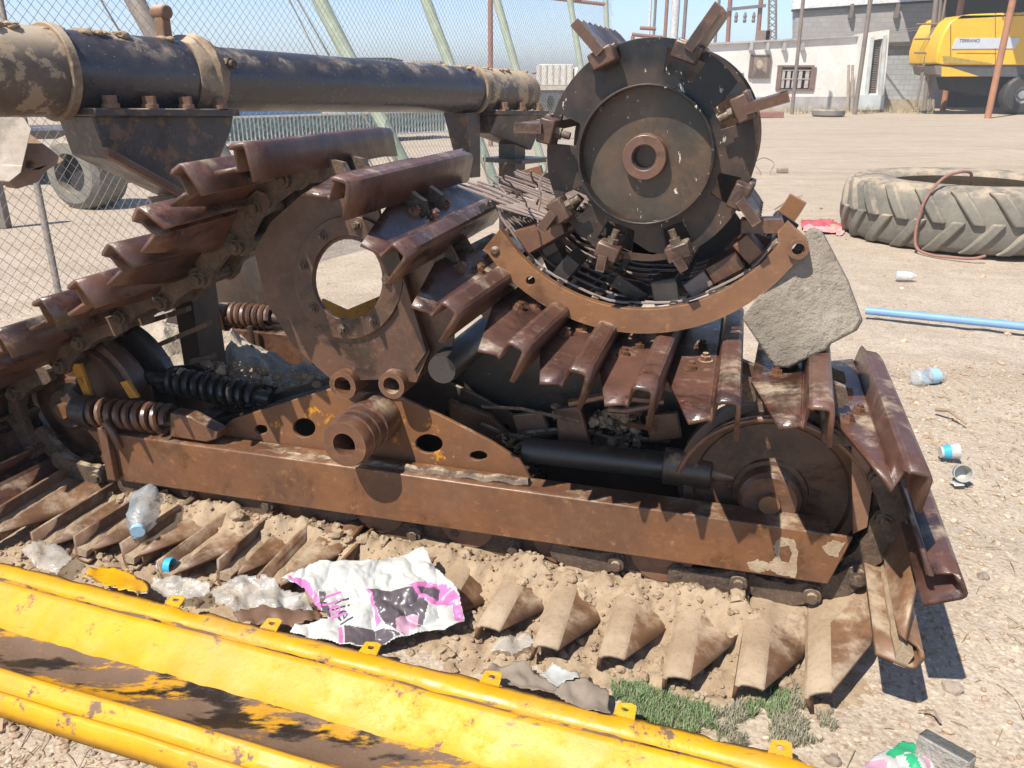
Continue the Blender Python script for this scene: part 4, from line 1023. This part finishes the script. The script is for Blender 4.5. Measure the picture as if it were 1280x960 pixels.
film('red_cloth', [(1000, 276), (1035, 274), (1060, 282), (1054, 293), (1020, 292), (1002, 288)], lambda x, y: .02, [plain('faded_red_cloth', (.55, .10, .12), .9), plain('faded_pink_cloth', (.62, .33, .31), .9)], [([(1020, 283), (1060, 284), (1060, 294), (1000, 294), (1000, 284)], 1)], 1.5, .03, 4, 'crumpled red and pink cloth on the sand left of the large tyre', 'cloth')
m = MB(); a, b = G(1082, 388, .03), G(1340, 414, .03); m.tube([a, (a + b) / 2, b], .022, 14); tag(m.obj('pipe', paperlike('blue_pipe_plastic', (.20, .36, .62), .45)), 'long thin blue pipe lying on the sand in front of the large tyre', 'pipe')

# ------------------------------------------------------------------ tractor tyre lying flat
rt, ht = .93, .50
tc = G(1205, 270, .0); 
near = G(1192, 321, 0); tc = Vector((near.x * 1.0, near.y, 0)) + Vector((near.x, near.y, 0)).normalized() * rt
T = empty('tractor_tyre', tc, 'large dusty grey tractor tyre with chevron lugs lying flat on the sand', 'tyre')
m = MB(); prof_t = [(0, .60), (.0, .80), (.06, .88), (.14, .915), (.5, .925), (.86, .915), (.94, .88), (1, .80), (1.0, .66), (.97, .60), (.90, .575), (.86, .60), (.80, .72), (.5, .80), (.2, .72), (.14, .60), (.10, .575)]
m.lathe(tc, Z * ht, prof_t, 96, False, close=True); m.obj('carcass', TYRE, T, smooth=50)
for half in (0, 1):
    for k in range(22):
        a0 = 2 * math.pi * (k + .5 * half) / 22
        m = MB(); b, t = [], []
        for i in range(7):
            f = i / 6
            z = (.02 + f * .24) if half == 0 else (ht - .02 - f * .24)
            aa = a0 + .20 * f ** .85 
            rr0 = .90 - .03 * (1 - f) ** 3; rr1 = .965 - .05 * (1 - f) ** 3
            wd = .052 + .012 * (1 - f)
            for rr, L_ in ((rr0, b), (rr1, t)):
                w_ = wd if L_ is b else wd * .78
                L_.append((tc + Vector((math.cos(aa - w_ / .93) * rr, math.sin(aa - w_ / .93) * rr, z)), tc + Vector((math.cos(aa + w_ / .93) * rr, math.sin(aa + w_ / .93) * rr, z))))
        vs = []; fs = []
        for i in range(7): vs += [b[i][0], b[i][1], t[i][1], t[i][0]]
        for i in range(6):
            for q in range(4): fs.append([i*4+q, i*4+(q+1)%4, (i+1)*4+(q+1)%4, (i+1)*4+q])
        fs += [[0, 1, 2, 3], [24, 25, 26, 27]]
        m.add(vs, fs); m.obj('tread_lug', TYRE, T, bevel=.012)
hs = []
for (px, py, d) in ((1212, 240, 0), (1206, 228, 1), (1190, 223, 1), (1165, 228, 1), (1140, 242, 1), (1128, 265, 1), (1126, 290, 1), (1134, 312, 1)):
    pass
cd = Vector((tc.x, tc.y, 0)).normalized()
def tp(ang, r, z): 
    base = math.atan2(-cd.y, -cd.x); return tc + Vector((math.cos(base + ang) * r, math.sin(base + ang) * r, z))
pts = [tp(.05, .50, ht - .12), tp(.03, .55, ht + .02), tp(0, .62, ht + .09), tp(-.10, .74, ht + .10), tp(-.2, .86, ht + .06), tp(-.27, .96, ht - .08), tp(-.29, 1.0, ht * .45), tp(-.26, 1.02, .06), tp(-.15, 1.05, .02), tp(.0, 1.06, .018), tp(.12, 1.05, .02), tp(.2, 1.02, .04)]
sm = []
for i in range(len(pts) - 1):
    p0, p1, p2, p3 = pts[max(i-1, 0)], pts[i], pts[i+1], pts[min(i+2, len(pts)-1)]
    for j in range(6):
        t = j / 6; sm.append(.5 * ((2*p1) + (p2-p0)*t + (2*p0-5*p1+4*p2-p3)*t*t + (3*p1-p0-3*p2+p3)*t**3))
m = MB(); m.tube(sm + [pts[-1]], .011, 9); tag(m.obj('hose', REDPOLE), 'thin red brown hose looped over the near side of the large tyre', 'hose')
# ------------------------------------------------------------------ chain-link fence
def fy(px, d):     # ground point at photo column px and depth d
    p = D(px, 100, d); return Vector((p.x, p.y, 0))
F0 = Vector((-2.95, 3.9, 0)); F1 = Vector((1.55, 13.6, 0)); FD = (F1 - F0); FL = FD.length; FD.normalize()
F00 = F0 - FD * 2.2; FL += 2.2
FE = empty('chain_link_fence', F0, 'wire chain-link fence on leaning faded green posts running back along the left side', 'fence')
FH = 3.0; m = MB(); cell = .066
nrmF = Vector((-FD.y, FD.x, 0))
def wob(s, z): return nrmF * (.03 * math.sin(s * 1.7 + z * 1.1) + .018 * nz((s, z, 0), 1.3, 3))
k = -int(FH / cell) - 1
while k * cell < FL:
    for sg in (1, -1):
        pts = []
        s0 = k * cell if sg > 0 else k * cell + FH * 1.0
        a, b = 0.0, FH
        steps = 14
        for i in range(steps + 1):
            z = FH * i / steps; s = s0 + sg * z * 1.0
            if 0 <= s <= FL: pts.append(F00 + FD * s + Z * (z + .03) + wob(s, z) + nrmF * (.002 * sg))
        if len(pts) > 1: m.tube(pts, .0017, 3, caps=False)
    k += 1
m.obj('wire_mesh', GALV, FE, smooth=0)
def post(px, py, px2, py2, d, r, mat=GREENP):      # leaning post through two photo points at about depth d, down to the ground
    a, b = D(px, py, d), D(px2, py2, d)
    dr = (b - a); t = (0.0 - a.z) / dr.z; g = a + dr * t
    top = a - dr.normalized() * .9
    m = MB(); m.cyl(g, top, r, n=14); return m.obj('post', mat, FE)
post(168, 0, 197, 52, 5.2, .062, GREYPOLE)
post(399, 0, 438, 76, 7.4, .068)
post(532, 0, 562, 80, 9.2, .062)
post(621, 0, 646, 90, 11.4, .058)
post(713, 5, 727, 90, 13.2, .05)
post(757, 0, 760, 70, 13.9, .045)
post(2, 10, 12, 60, 5.0, .02, GREYPOLE)
for (a, b, d) in (((372, 0), (420, 84), 6.2), ((362, 0), (392, 60), 6.6), ((132, 10), (150, 40), 4.6)):
    p, q = D(*a, d), D(*b, d); dr = q - p; g = p + dr * (-p.z / dr.z); m = MB(); m.cyl(g, p - dr.normalized() * .6, .006, n=6); m.obj('stay_wire', GREYPOLE, FE)
m = MB(); a, b = D(640, -8, 13.4), D(760, 6, 13.9); m.cyl(a, b, .03, n=10); m.obj('top_rail', REDPOLE, FE)
def pole(px, py, px2, py2, d, r, mat, lab, grp=None, cat='pole'):
    a, b = Y(px, py, d), Y(px2, py2, d); b.z = -.1; dr = (a - b)
    b2 = Y(px2, py2, d); x0 = b2.x; b = Vector((x0, d, -.1)); top = a + (a - b).normalized() * 2.2
    m = MB(); m.cyl(b, top, r, n=12); o = m.obj('pole', mat); return tag(o, lab, cat, grp)
pole(613, 0, 613, 150, 17, .05, REDPOLE, 'thin red brown pole rising behind the axle tube between two leaning green posts')

# ------------------------------------------------------------------ far sheds seen below the axle tube
TEAL = plain('faded_teal_panel', (.13, .25, .23), .7, var=.35); BLUEP = plain('faded_blue_panel', (.14, .25, .42), .7)
WHITEP = plain('chalky_white_paint', (.62, .60, .55), .7); DARKP = plain('dark_interior', (.035, .032, .03), .9)
b1 = empty('teal_trailer', fy(400, 16), 'long low teal and white railed trailer seen under the axle tube beyond the fence', 'trailer')
a, b = D(264, 190, 15), D(560, 158, 18.5)
hd = Vector((b.x - a.x, b.y - a.y, 0)); hl = hd.length; hd.normalize(); hn = Vector((-hd.y, hd.x, 0))
o0 = Vector((a.x, a.y, 0))
m = MB(); m.box(o0 + hd * hl / 2 + hn * .6 + Z * .36, hd * hl / 2, hn * .5, Z * .22); m.obj('side_panel', TEAL, b1)
m = MB(); m.box(o0 + hd * hl * .22 + hn * .55 + Z * .68, hd * hl * .22, hn * .4, Z * .09); m.obj('blue_cover', BLUEP, b1)
m = MB(); m.box(o0 + hd * hl / 2 + hn * .05 + Z * .59, hd * hl / 2, hn * .03, Z * .018); m.box(o0 + hd * hl / 2 + hn * .05 + Z * .14, hd * hl / 2, hn * .03, Z * .018)
i = 0
while i * .085 < hl:
    m.box(o0 + hd * (i * .085) + hn * .05 + Z * .36, hd * .011, hn * .011, Z * .22); i += 1
m.obj('railing', WHITEP, b1)
m = MB(); m.bx(-.5, .5, -.5, .5, 0, 1); 
tk = empty('dump_truck', fy(690, 30), 'white dump truck far off left of the black drum', 'truck')
yb = 30
def ybox(x0, y0, x1, y1, yd, dep, name, mat, par, **k):
    p, q = Y(x0, y0, yd), Y(x1, y1, yd); m = MB(); m.bx(min(p.x, q.x), max(p.x, q.x), yd, yd + dep, min(p.z, q.z), max(p.z, q.z)); return m.obj(name, mat, par, **k)
bed = ybox(674, 80, 716, 107, yb, 3.5, 'dump_bed', WHITEP, tk, bevel=.03)
m = MB()
for x in (675, 683, 691, 699, 707, 715):
    p, q = Y(x, 81, yb), Y(x, 106, yb); m.bx(p.x - .03, p.x + .03, yb - .03, yb, q.z, p.z)
p, q = Y(673, 108, yb), Y(717, 108, yb); m.bx(p.x, q.x, yb - .1, yb, p.z - .12, p.z); m.obj('bed_rib', plain('dull_tan_paint', (.5, .42, .32), .7), bed)
ybox(718, 84, 742, 116, yb, 2.4, 'cab', WHITEP, tk, bevel=.08)
ybox(674, 109, 742, 116, yb + .3, 1.8, 'chassis', DARKP, tk)
for x in (682, 694, 732):
    p = Y(x, 121, yb); m = MB(); m.lathe(Vector((p.x, yb - .05, .52)), Vector((0, .4, 0)), [(0, .001), (0, .3), (.1, .45), (.3, .52), (1, .52), (1, .001)], 24, False); m.obj('wheel', RUBBER, tk)
# dark roofed shed far left behind the tube
sh = empty('far_shed', fy(450, 40), 'low far shed with a dark flat roof just above the middle of the axle tube', 'shed')
ybox(416, 76, 486, 96, 40, 4, 'wall', plain('shed_wall', (.4, .36, .3), .9), sh); ybox(413, 72, 488, 77, 39.7, 4.6, 'roof', DARKP, sh)
sh = empty('far_house', fy(545, 45), 'small pale far house just above the axle tube between two leaning posts', 'house')
ybox(516, 78, 548, 98, 45, 5, 'wall', WHITEP, sh); ybox(514, 76, 550, 79, 44.7, 5.6, 'roof', plain('tan_roof', (.4, .33, .27), .9), sh)
# wheel and its vehicle axle beyond the fence at the left
vw = empty('old_wheel', G(95, 262, 0), 'big dark old wheel lying in shade beyond the wire fence at the left edge', 'wheel')
c = G(95, 262, 0); c = Vector((c.x, c.y, .36)); axw = Vector((.35, .9, .0)).normalized()
m = MB(); m.lathe(c, axw * .45, [(0, .20), (0, .3), (.1, .36), (.3, .38), (.7, .38), (.9, .36), (1, .3), (1, .2)], 40, False, close=True); m.obj('tyre', TYRE, vw)
m = MB(); m.lathe(c + axw * .12, axw * .2, [(0, .001), (0, .2), (.3, .16), (1, .2), (1, .001)], 30, False); m.obj('rim', DARKP, vw)
c2 = empty('wooden_post', G(4, 300, 0), 'short dark wooden post stump standing at the far left edge', 'post')
p = G(6, 285, 0); m = MB(); m.box(p + Z * .36, (.045, 0, 0), (0, .045, 0), (0, 0, .36)); m.obj('post_shaft', GREYPOLE, c2, bevel=.006)
# low wheeled slab added to shade the old wheel
m = MB(); c = G(30, 238, 0); 
sunshade = empty('added_sunshade', Vector((c.x, c.y, 0)), 'added low dark flat cart behind the wire fence at the left edge', 'sunshade')
m.box(Vector((c.x - .9, c.y + .9, .62)), (1.5, .35, 0), (-.2, .7, 0), (0, 0, .05)); m.obj('deck', DARK, sunshade)
for dx in (-1.6, -.3):
    m = MB(); m.lathe(Vector((c.x + dx, c.y + .6 + dx * .1, .29)), Vector((.03, .14, 0)), [(0, .001), (0, .22), (.2, .29), (.8, .29), (1, .22), (1, .001)], 24, False); m.obj('wheel', RUBBER, sunshade)

# ------------------------------------------------------------------ the white building and yard behind
WALLW = metal('whitewashed_wall', (.78, .75, .70), (.69, .655, .60), (.55, .49, .41), rough=(.85, .95), scale=.8, bump=.05)
GREYW = plain('grey_cement', (.40, .375, .35), .9, scale=1.2, var=.22); BLUEG = plain('pale_blue_grey_paint', (.50, .535, .53), .8, scale=1.5)
def block_mat(name, a, b, mort):
    t = NT(name); br = t.n.new('ShaderNodeTexBrick'); mp = t.n.new('ShaderNodeMapping'); mp.inputs['Rotation'].default_value = (R(90), 0, 0)
    t.l.new(t.pos, mp.inputs['Vector']); t.l.new(mp.outputs[0], br.inputs['Vector'])
    br.inputs['Color1'].default_value = (*a, 1); br.inputs['Color2'].default_value = (*b, 1); br.inputs['Mortar'].default_value = (*mort, 1)
    br.inputs['Scale'].default_value = 1.0; br.inputs['Brick Width'].default_value = .42; br.inputs['Row Height'].default_value = .21; br.inputs['Mortar Size'].default_value = .014
    n = t.noise(1.5, 5, .6)
    return t.out(t.mix(t.ramp(n, .4, .7, 0, .5), br.outputs['Color'], tuple(x * .75 for x in a)), .92, 0, .2)
BLK = block_mat('grey_block_masonry', (.43, .40, .37), (.38, .35, .33), (.32, .30, .28))
BLK2 = block_mat('pale_block_masonry', (.46, .475, .475), (.40, .415, .42), (.30, .30, .295))
yb = 36.0
WB = empty('white_building', Y(990, 140, yb), 'long low whitewashed building with one barred window at the back of the yard', 'building')
def yplate(pts, yd, th, holes=()):
    m = MB(); m.plate([[Y(x, y, yd) for x, y in pts]] + [[Y(x, y, yd) for x, y in h] for h in holes], (0, th, 0)); return m
win = [(973, 82), (1017, 82), (1015, 113), (972, 113)]
yplate([(862, 58), (1012, 48), (1082, 45), (1076, 121), (880, 121), (866, 120)], yb, .35, [win]).obj('wall', WALLW, WB)
yplate([(866, 121.2), (1076, 121.2), (1076, 141), (866, 141)], yb - .04, .35).obj('plinth', GREYW, WB)
yplate([(860, 55), (1082, 43.5), (1082, 45.5), (860, 57.5)], yb - .15, .6).obj('parapet_edge', GREYW, WB)
ybox(972, 83, 1017, 113, yb + .25, .02, 'window_pane', plain('dark_window_glass', (.05, .045, .045), .25), WB)
fm = MB()
WBROWN = plain('brown_window_wood', (.20, .13, .10), .7); 
for (x0, y0, x1, y1) in ((972, 81.5, 1017.5, 84), (971.5, 111.5, 1016, 114), (972, 84, 974, 112), (1014.5, 84, 1017, 112)):
    p, q = Y(x0, y0, yb), Y(x1, y1, yb); fm.bx(p.x, q.x, yb - .06, yb + .1, q.z, p.z)
wf = fm.obj('window_frame', WBROWN, WB)
fm = MB()
for x0 in (978, 985, 992, 999.5, 1008):
    p, q = Y(x0, 88, yb), Y(x0 + 1.6, 110, yb); fm.bx(p.x, q.x, yb + .02, yb + .08, q.z, p.z)
for y0 in (87, 98):
    p, q = Y(975, y0, yb), Y(1014, y0 + 1.3, yb); fm.bx(p.x, q.x, yb + .0, yb + .02, q.z, p.z)
fm.obj('window_bars', plain('pale_bars', (.45, .40, .36), .7), wf)
fm = MB()
for x in (938, 958, 979, 1002):
    p = Y(x, 55, yb); fm.bx(p.x - .05, p.x + .05, yb - .25, yb, p.z - .25, p.z + .05)
fm.obj('roof_spout', GREYW, WB)
ybox(902, 91, 925, 141, yb - .06, .1, 'door', plain('brown_metal_door', (.27, .15, .12), .7), WB)
pst = empty('wall_poster', Y(950, 96, yb), 'brown framed head and shoulders poster on the white wall beside the window', 'poster')
ybox(938, 69, 960.5, 97.5, yb - .08, .05, 'poster_board', plain('brown_poster', (.24, .18, .135), .7, var=.35, scale=3), pst)
fm = MB(); 
for (x0, y0, x1, y1) in ((938, 68.5, 961, 70), (938, 96.5, 961, 98), (937.6, 70, 939, 96.5), (959.6, 70, 961, 96.5)):
    p, q = Y(x0, y0, yb), Y(x1, y1, yb); fm.bx(p.x, q.x, yb - .11, yb - .03, q.z, p.z)
fm.obj('poster_frame', plain('frame_brown', (.15, .11, .085), .7), pst)
m = MB(); c = Y(949.5, 80, yb - .09); m.plate([[c + Vector((x, 0, z)) for x, z in circ(0, 0, .13, 20, .18)]], (0, .006, 0)); 
m.obj('printed_head', plain('printed_tan', (.45, .36, .27), .8), pst)
m = MB(); c = Y(949.5, 94, yb - .088); m.plate([[c + Vector((x, 0, z)) for x, z in ((-.28, -.08), (.28, -.08), (.24, .08), (.1, .2), (-.1, .2), (-.24, .08))]], (0, .005, 0)); m.obj('printed_shoulders', plain('printed_dark', (.11, .085, .07), .8), pst)
# framed bay at the building's end
BAY = empty('louvred_bay', Y(1095, 137, yb), 'pale blue bay with tall dark louvre ending the white building', 'building bay')
yplate([(1078, 42), (1112, 37), (1104, 136), (1070, 136)], yb - .5, .9, [[(1093, 50), (1104, 48), (1097, 117), (1086, 117)]]).obj('bay_wall', WALLW, BAY)
lv = MB()
for i in range(24):
    y = 50 + i * 2.85; s = (y - 49) / 68
    p, q = Y(1093.5 - 7 * s, y, yb - .3), Y(1104.5 - 7 * s, y + 1.6, yb - .3); lv.bx(p.x, q.x, yb - .34, yb - .26, q.z, p.z)
lv.obj('louvre', GREYPOLE, BAY); yplate([(1092, 49), (1106, 47), (1098, 118), (1085, 118)], yb - .22, .02).obj('louvre_back', DARKP, BAY)
yplate([(1072, 119), (1106, 119), (1104, 137), (1070, 137)], yb - .6, .1).obj('bay_base', BLUEG, BAY)
yplate([(1089, 46), (1093, 45), (1085, 119), (1081, 119)], yb - .58, .1).obj('bay_pilaster', BLUEG, BAY)
yplate([(1105, 44), (1109, 43), (1102, 119), (1098, 119)], yb - .58, .1).obj('bay_pilaster', BLUEG, BAY)
m = MB()
for x in (1061, 1066):
    p, q = Y(x, 81, yb - .4), Y(x - 1.5, 136, yb - .4); m.cyl(p, q, .06, n=8)
tag(m.obj('leaning_planks', PALE), 'two upright pale planks leaning on the white wall left of the louvred bay', 'planks')
# upper block building behind
UP = empty('block_building', Y(1090, 130, 41), 'taller grey block building with a white canopy behind the white building', 'building')
yplate([(994, 12), (1182, -2), (1182, 135), (994, 135)], 41, .4).obj('wall', BLK, UP)
yplate([(992, -30), (1186, -45), (1186, -1), (1088, 5), (992, 11.5)], 40.9, .3).obj('canopy_panel', plain('white_sheet_panel', (.82, .80, .77), .6), UP)
yplate([(992, 11.5), (1186, -1), (1186, 1.5), (992, 14)], 40.85, .35).obj('canopy_edge', DARKP, UP)
m = MB()
for x in (1064, 1121): 
    p = Y(x, 8, 40.9); m.bx(p.x - .06, p.x + .06, 40.7, 41, p.z - .5, p.z + .1)
m.obj('canopy_bracket', GREYPOLE, UP)
LB = empty('block_wall', Y(1135, 136, 37.5), 'pale grey block wall with a timber lintel between the louvred bay and the scaffold poles', 'wall')
yplate([(1108, 56), (1164, 54), (1156, 124), (1100, 124)], 37.5, .4).obj('upper_wall', BLK2, LB)
yplate([(1098, 124.2), (1168, 124.2), (1168, 141), (1098, 141)], 37.4, .4).obj('footing', plain('tan_footing', (.42, .35, .25), .9), LB)
yplate([(1106, 53), (1165, 51), (1165, 57), (1106, 58)], 37.3, .3).obj('lintel', plain('dark_lintel', (.10, .085, .07), .9), LB)
# dark shed beside
SH = empty('dark_shed', Y(1240, 130, 42), 'tall dark open shed behind the yellow machine', 'shed')
yplate([(1184, -60), (1420, -60), (1420, 135), (1178, 135)], 42, .3).obj('back_wall', plain('shed_dark_wall', (.055, .048, .042), .9), SH)
m = MB(); p = Y(1243, 60, 34)
m.bx(p.x - 1.9, p.x + 9, 30.0, 42, 6.6, 6.75); m.obj('roof', GREYPOLE, SH)
for x in (1400,):
    p = Y(x, 0, 33); m = MB(); m.bx(p.x, p.x + .2, 33, 33.2, 0, 6.6); m.obj('pillar', GREYPOLE, SH)
# poles
pole(1004, 0, 990, 140, 33, .07, GREYPOLE, 'grey brown yard pole in front of the barred window')
pole(1088, 0, 1069, 138, 33, .085, GREYPOLE, 'brown yard pole in front of the louvred bay')
pole(1266, 0, 1235, 144, 30, .11, ORPOLE, 'orange rusty pole in front of the yellow machine')
pole(1202, 0, 1178, 140, 37.2, .12, ORPOLE, 'orange rusty pole standing behind the yellow machine')
pole(899, 0, 889, 92, 40, .07, GREYPOLE, 'thin grey pole rising behind the white building beside the red power frame')
SCF = empty('scaffold_poles', Y(1160, 138, 34), 'bundle of dark scaffold poles with rungs leaning left of the yellow machine', 'scaffold')
for (a, b, r) in (((1176, 0), (1162, 138), .05), ((1170, 0), (1155, 138), .09), ((1158, 70), (1145, 134), .05), ((1182, 0), (1160, 120), .04), ((1172, 2), (1150, 100), .03)):
    p, q = Y(*a, 34), Y(*b, 34); q.z = max(q.z, 0); top = p + (p - q) * .2; m = MB(); m.cyl(q, top, r, n=8); m.obj('scaffold_pole', GREYPOLE, SCF)
for (x0, y0, x1, y1) in ((1143, 49, 1175, 48), (1143, 66, 1172, 66), (1146, 83, 1168, 84), (1146, 30, 1178, 30)):
    p, q = Y(x0, y0, 33.9), Y(x1, y1, 33.9); m = MB(); m.cyl(p, q, .035, n=8); m.obj('rung', GREYPOLE, SCF)
PW = empty('power_pylon', Y(935, 60, 55), 'red brown H-shaped power line frame above the white building', 'power pole')
for (a, b) in (((914, -20), (911, 60)), ((953, -20), (947, 60))):
    p, q = Y(*a, 55), Y(*b, 55); q.z = 0; m = MB(); m.cyl(q, p, .14, n=10); m.obj('upright', REDPOLE, PW)
m = MB(); p, q = Y(909, 12, 54.8), Y(957, 7, 54.8); m.box((p + q) / 2, (q - p) / 2, (0, .1, 0), (0, 0, .09)); ca = m.obj('crossarm', GREYPOLE, PW)
for x in (921, 932, 943):
    p = Y(x, 13, 54.8); m = MB(); m.lathe(p - Z * .7, Z * .6, [(0, .08), (.2, .12), (.4, .08), (.6, .12), (.8, .08), (1, .05)], 10); m.obj('insulator', GREYPOLE, ca)
PT = empty('lattice_mast', Y(965, 60, 60), 'thin grey lattice mast above the white building', 'mast')
m = MB(); a, b, c, d = Y(962, -20, 60), Y(960, 58, 60), Y(970, -20, 60), Y(970, 58, 60); m.cyl(b, a, .08, n=6); m.cyl(d, c, .08, n=6)
for i in range(10): 
    t, t2 = i / 10, (i + 1) / 10; m.cyl(a + (b - a) * t, c + (d - c) * t2, .035, n=5); m.cyl(c + (d - c) * t, a + (b - a) * t2, .035, n=5)
for q in (b, d): m.cyl(Vector((q.x, q.y, 0)), q, .08, n=6)
m.obj('lattice', GREYPOLE, PT)
m = MB()
for (x, w_) in ((951, 6), (958, 3)):
    p, q = Y(x, 38, 50), Y(x + w_ * 1.6, 60, 50); m.bx(p.x, q.x, 50, 51, 0, p.z)
tag(m.obj('roof_hut', plain('hut_brown', (.28, .2, .16), .9)), 'small brown roof hut above the white building at the power frame', 'hut')
# pale columns behind the drum
SL = plain('pale_silo_metal', (.56, .55, .54), .6)
for i, (x, w_, m_, lab) in enumerate(((809, 3, SL, 'thin pale mast'), (815, 3, GREYPOLE, 'thin grey mast'), (829, 4, REDPOLE, 'red brown mast'), (840, 9, SL, 'thick pale grey stack'), (852, 4, GREYPOLE, 'dark grey mast'))):
    p = Y(x, 80, 50); p.z = 0; m = MB(); m.cyl(p, Vector((p.x, 50, 11)), w_ * .026, n=14); tag(m.obj('mast', m_), lab + ' rising behind the top of the black drum', 'mast')
GT = empty('pipe_gantry', Y(810, 70, 44), 'rusty pipe gantry behind the upper left of the black drum', 'gantry')
for (a, b) in (((790, 43), (827, 47)), ((800, 35), (820, 36))):
    p, q = Y(*a, 44), Y(*b, 44); m = MB(); m.cyl(p, q, .09, n=8); m.obj('pipe_rail', REDPOLE, GT)
for x in (791, 826):
    p = Y(x, 45, 44); m = MB(); m.cyl(Vector((p.x, 44, 0)), p, .1, n=8); m.obj('upright', REDPOLE, GT)
for (y0, y1, s) in ((30, 26, 0), (33, 30, 3)):
    p, q = Y(856, y0 + 28, 45), Y(1300, 12 + s, 32); mid = (p + q) / 2 - Z * .25
    m = MB(); m.tube([p, p * .75 + q * .25 - Z * .2, mid, p * .25 + q * .75 - Z * .2, q], .014, 4); tag(m.obj('power_cable', GREYPOLE), ('lower' if s else 'upper') + ' thin cable strung across the front of the white building', 'cable')
# yard bits
tt = G(1040, 146, 0); m = MB(); m.lathe(Vector((tt.x, tt.y + .4, .0)), Z * .26, [(0, .3), (0, .5), (.2, .58), (.8, .58), (1, .5), (1, .3)], 30, False, close=True)
tag(m.obj('tyre', TYRE), 'small grey tyre lying flat by the white building plinth', 'tyre')
p = G(964, 147, 0); m = MB(); m.bx(p.x - .45, p.x + .45, p.y, p.y + .4, -.02, .2); tag(m.obj('timber_block', REDPOLE, bevel=.03), 'red brown block on the ground near the white building door', 'block')
# yellow harvester
yd = 33.0
HV = empty('yellow_harvester', Y(1240, 140, yd), 'yellow harvesting machine with pale side stripe parked at the right edge', 'harvester')
YH = plain('yellow_machine_paint', (.80, .46, .035), .35, var=.06, scale=2)
body = [(1171, 80), (1172, 62), (1178, 44), (1187, 28), (1200, 19.5), (1215, 17.5), (1330, 13), (1420, 14), (1420, 82), (1246, 81.5), (1180, 81)]
m = yplate(body, yd, 2.4); bd = m.obj('body', YH, HV, bevel=.10)
yplate([(1190, 61), (1195, 48), (1276, 47), (1269, 60.5)], yd - .03, .028).obj('side_stripe', plain('silver_stripe', (.55, .58, .62), .4, var=.05), bd)
yplate([(1178, 70), (1184, 70), (1240, 79), (1240, 80.5), (1180, 79)], yd - .02, .019).obj('crease_panel', plain('dull_yellow_panel', (.40, .27, .06), .5), bd)
sm_ = plain('seam_dark', (.16, .10, .03), .7)
for pl in ([(1196, 66), (1246, 66.5), (1246, 67.1), (1196, 66.6)], [(1244, 16.5), (1244.7, 16.5), (1244.7, 81), (1244, 81)], [(1188, 30), (1189, 30), (1189, 80), (1188, 80)]):
    yplate(pl, yd - .012, .011).obj('panel_seam', sm_, bd)
yplate([(1168, 81.6), (1420, 82.2), (1420, 97), (1222, 95.5), (1190, 84)], yd + .05, 2.2).obj('chassis_skirt', plain('dark_grey_skirt', (.09, .09, .09), .6), HV)
yplate([(1177, 83), (1188, 84), (1224, 95.5), (1177, 95.5)], yd - .01, .05).obj('lower_panel', YH, HV)
yplate([(1168, 82), (1178, 82), (1176, 94), (1170, 92)], yd + .0, 1.8).obj('rear_bumper', GREYPOLE, HV)
yplate([(1192, 96), (1420, 97.4), (1420, 120), (1236, 120), (1196, 112)], yd + .5, 1.4).obj('underframe', DARKP, HV)
for x in (1277, 1370):
    p = Y(x, 121, yd); r_ = .72 if x > 1250 else .6
    m = MB(); m.lathe(Vector((p.x, yd - .1, r_)), Vector((0, .55, 0)), [(0, .45*r_), (0, .62*r_), (.06, .9*r_), (.2, r_), (.8, r_), (1, .8*r_), (1, .45*r_)], 36, False, close=True); wh = m.obj('wheel', RUBBER, HV)
    m = MB(); m.lathe(Vector((p.x, yd - .02, r_)), Vector((0, .3, 0)), [(0, .001), (0, .2*r_), (.3, .25*r_), (.1, .46*r_), (1, .46*r_), (1, .001)], 24, False); m.obj('rim', plain('grey_rim', (.3, .3, .29), .6), wh)
text('lettering', 'TERRANO', Y(1212, 51, yd - .035), (1, 0, 0), (0, 0, 1), .17, plain('dark_lettering', (.05, .05, .06), .6), bd, .004)
# dry weeds by the far walls
m = MB(); rg = random.Random(5)
for i in range(1400):
    x = rg.uniform(870, 1170); yy = rg.uniform(33.8, 35.8); p = Y(x, 120, yy); p.z = 0
    if nz((x * .03, yy, 0), 1.2, 3) < 0: continue
    d = Vector((rg.uniform(-1, 1), rg.uniform(-1, 1), 0)); h = rg.uniform(.1, .38)
    m.add([p - Vector((.012, 0, 0)), p + Vector((.012, 0, 0)), p + d * h * .4 + Z * h], [[0, 1, 2]])
tag(m.obj('dry_weeds', leafmat('straw_weeds', (.45, .36, .2), (.3, .28, .15)), smooth=0), kind='stuff')

# ------------------------------------------------------------------ dusty air
m = MB(); m.bx(-1100, 1100, -60, 1100, -3, 16)
hm = bpy.data.materials.new('dusty_air'); hm.use_nodes = True; hn_ = hm.node_tree; hn_.nodes.clear()
ho = hn_.nodes.new('ShaderNodeOutputMaterial'); pv_ = hn_.nodes.new('ShaderNodeVolumePrincipled'); pv_.inputs['Color'].default_value = (.93, .92, .90, 1); pv_.inputs['Density'].default_value = .0032; pv_.inputs['Anisotropy'].default_value = .2
hn_.links.new(pv_.outputs[0], ho.inputs['Volume'])
tag(m.obj('haze', hm, smooth=0), kind='stuff')
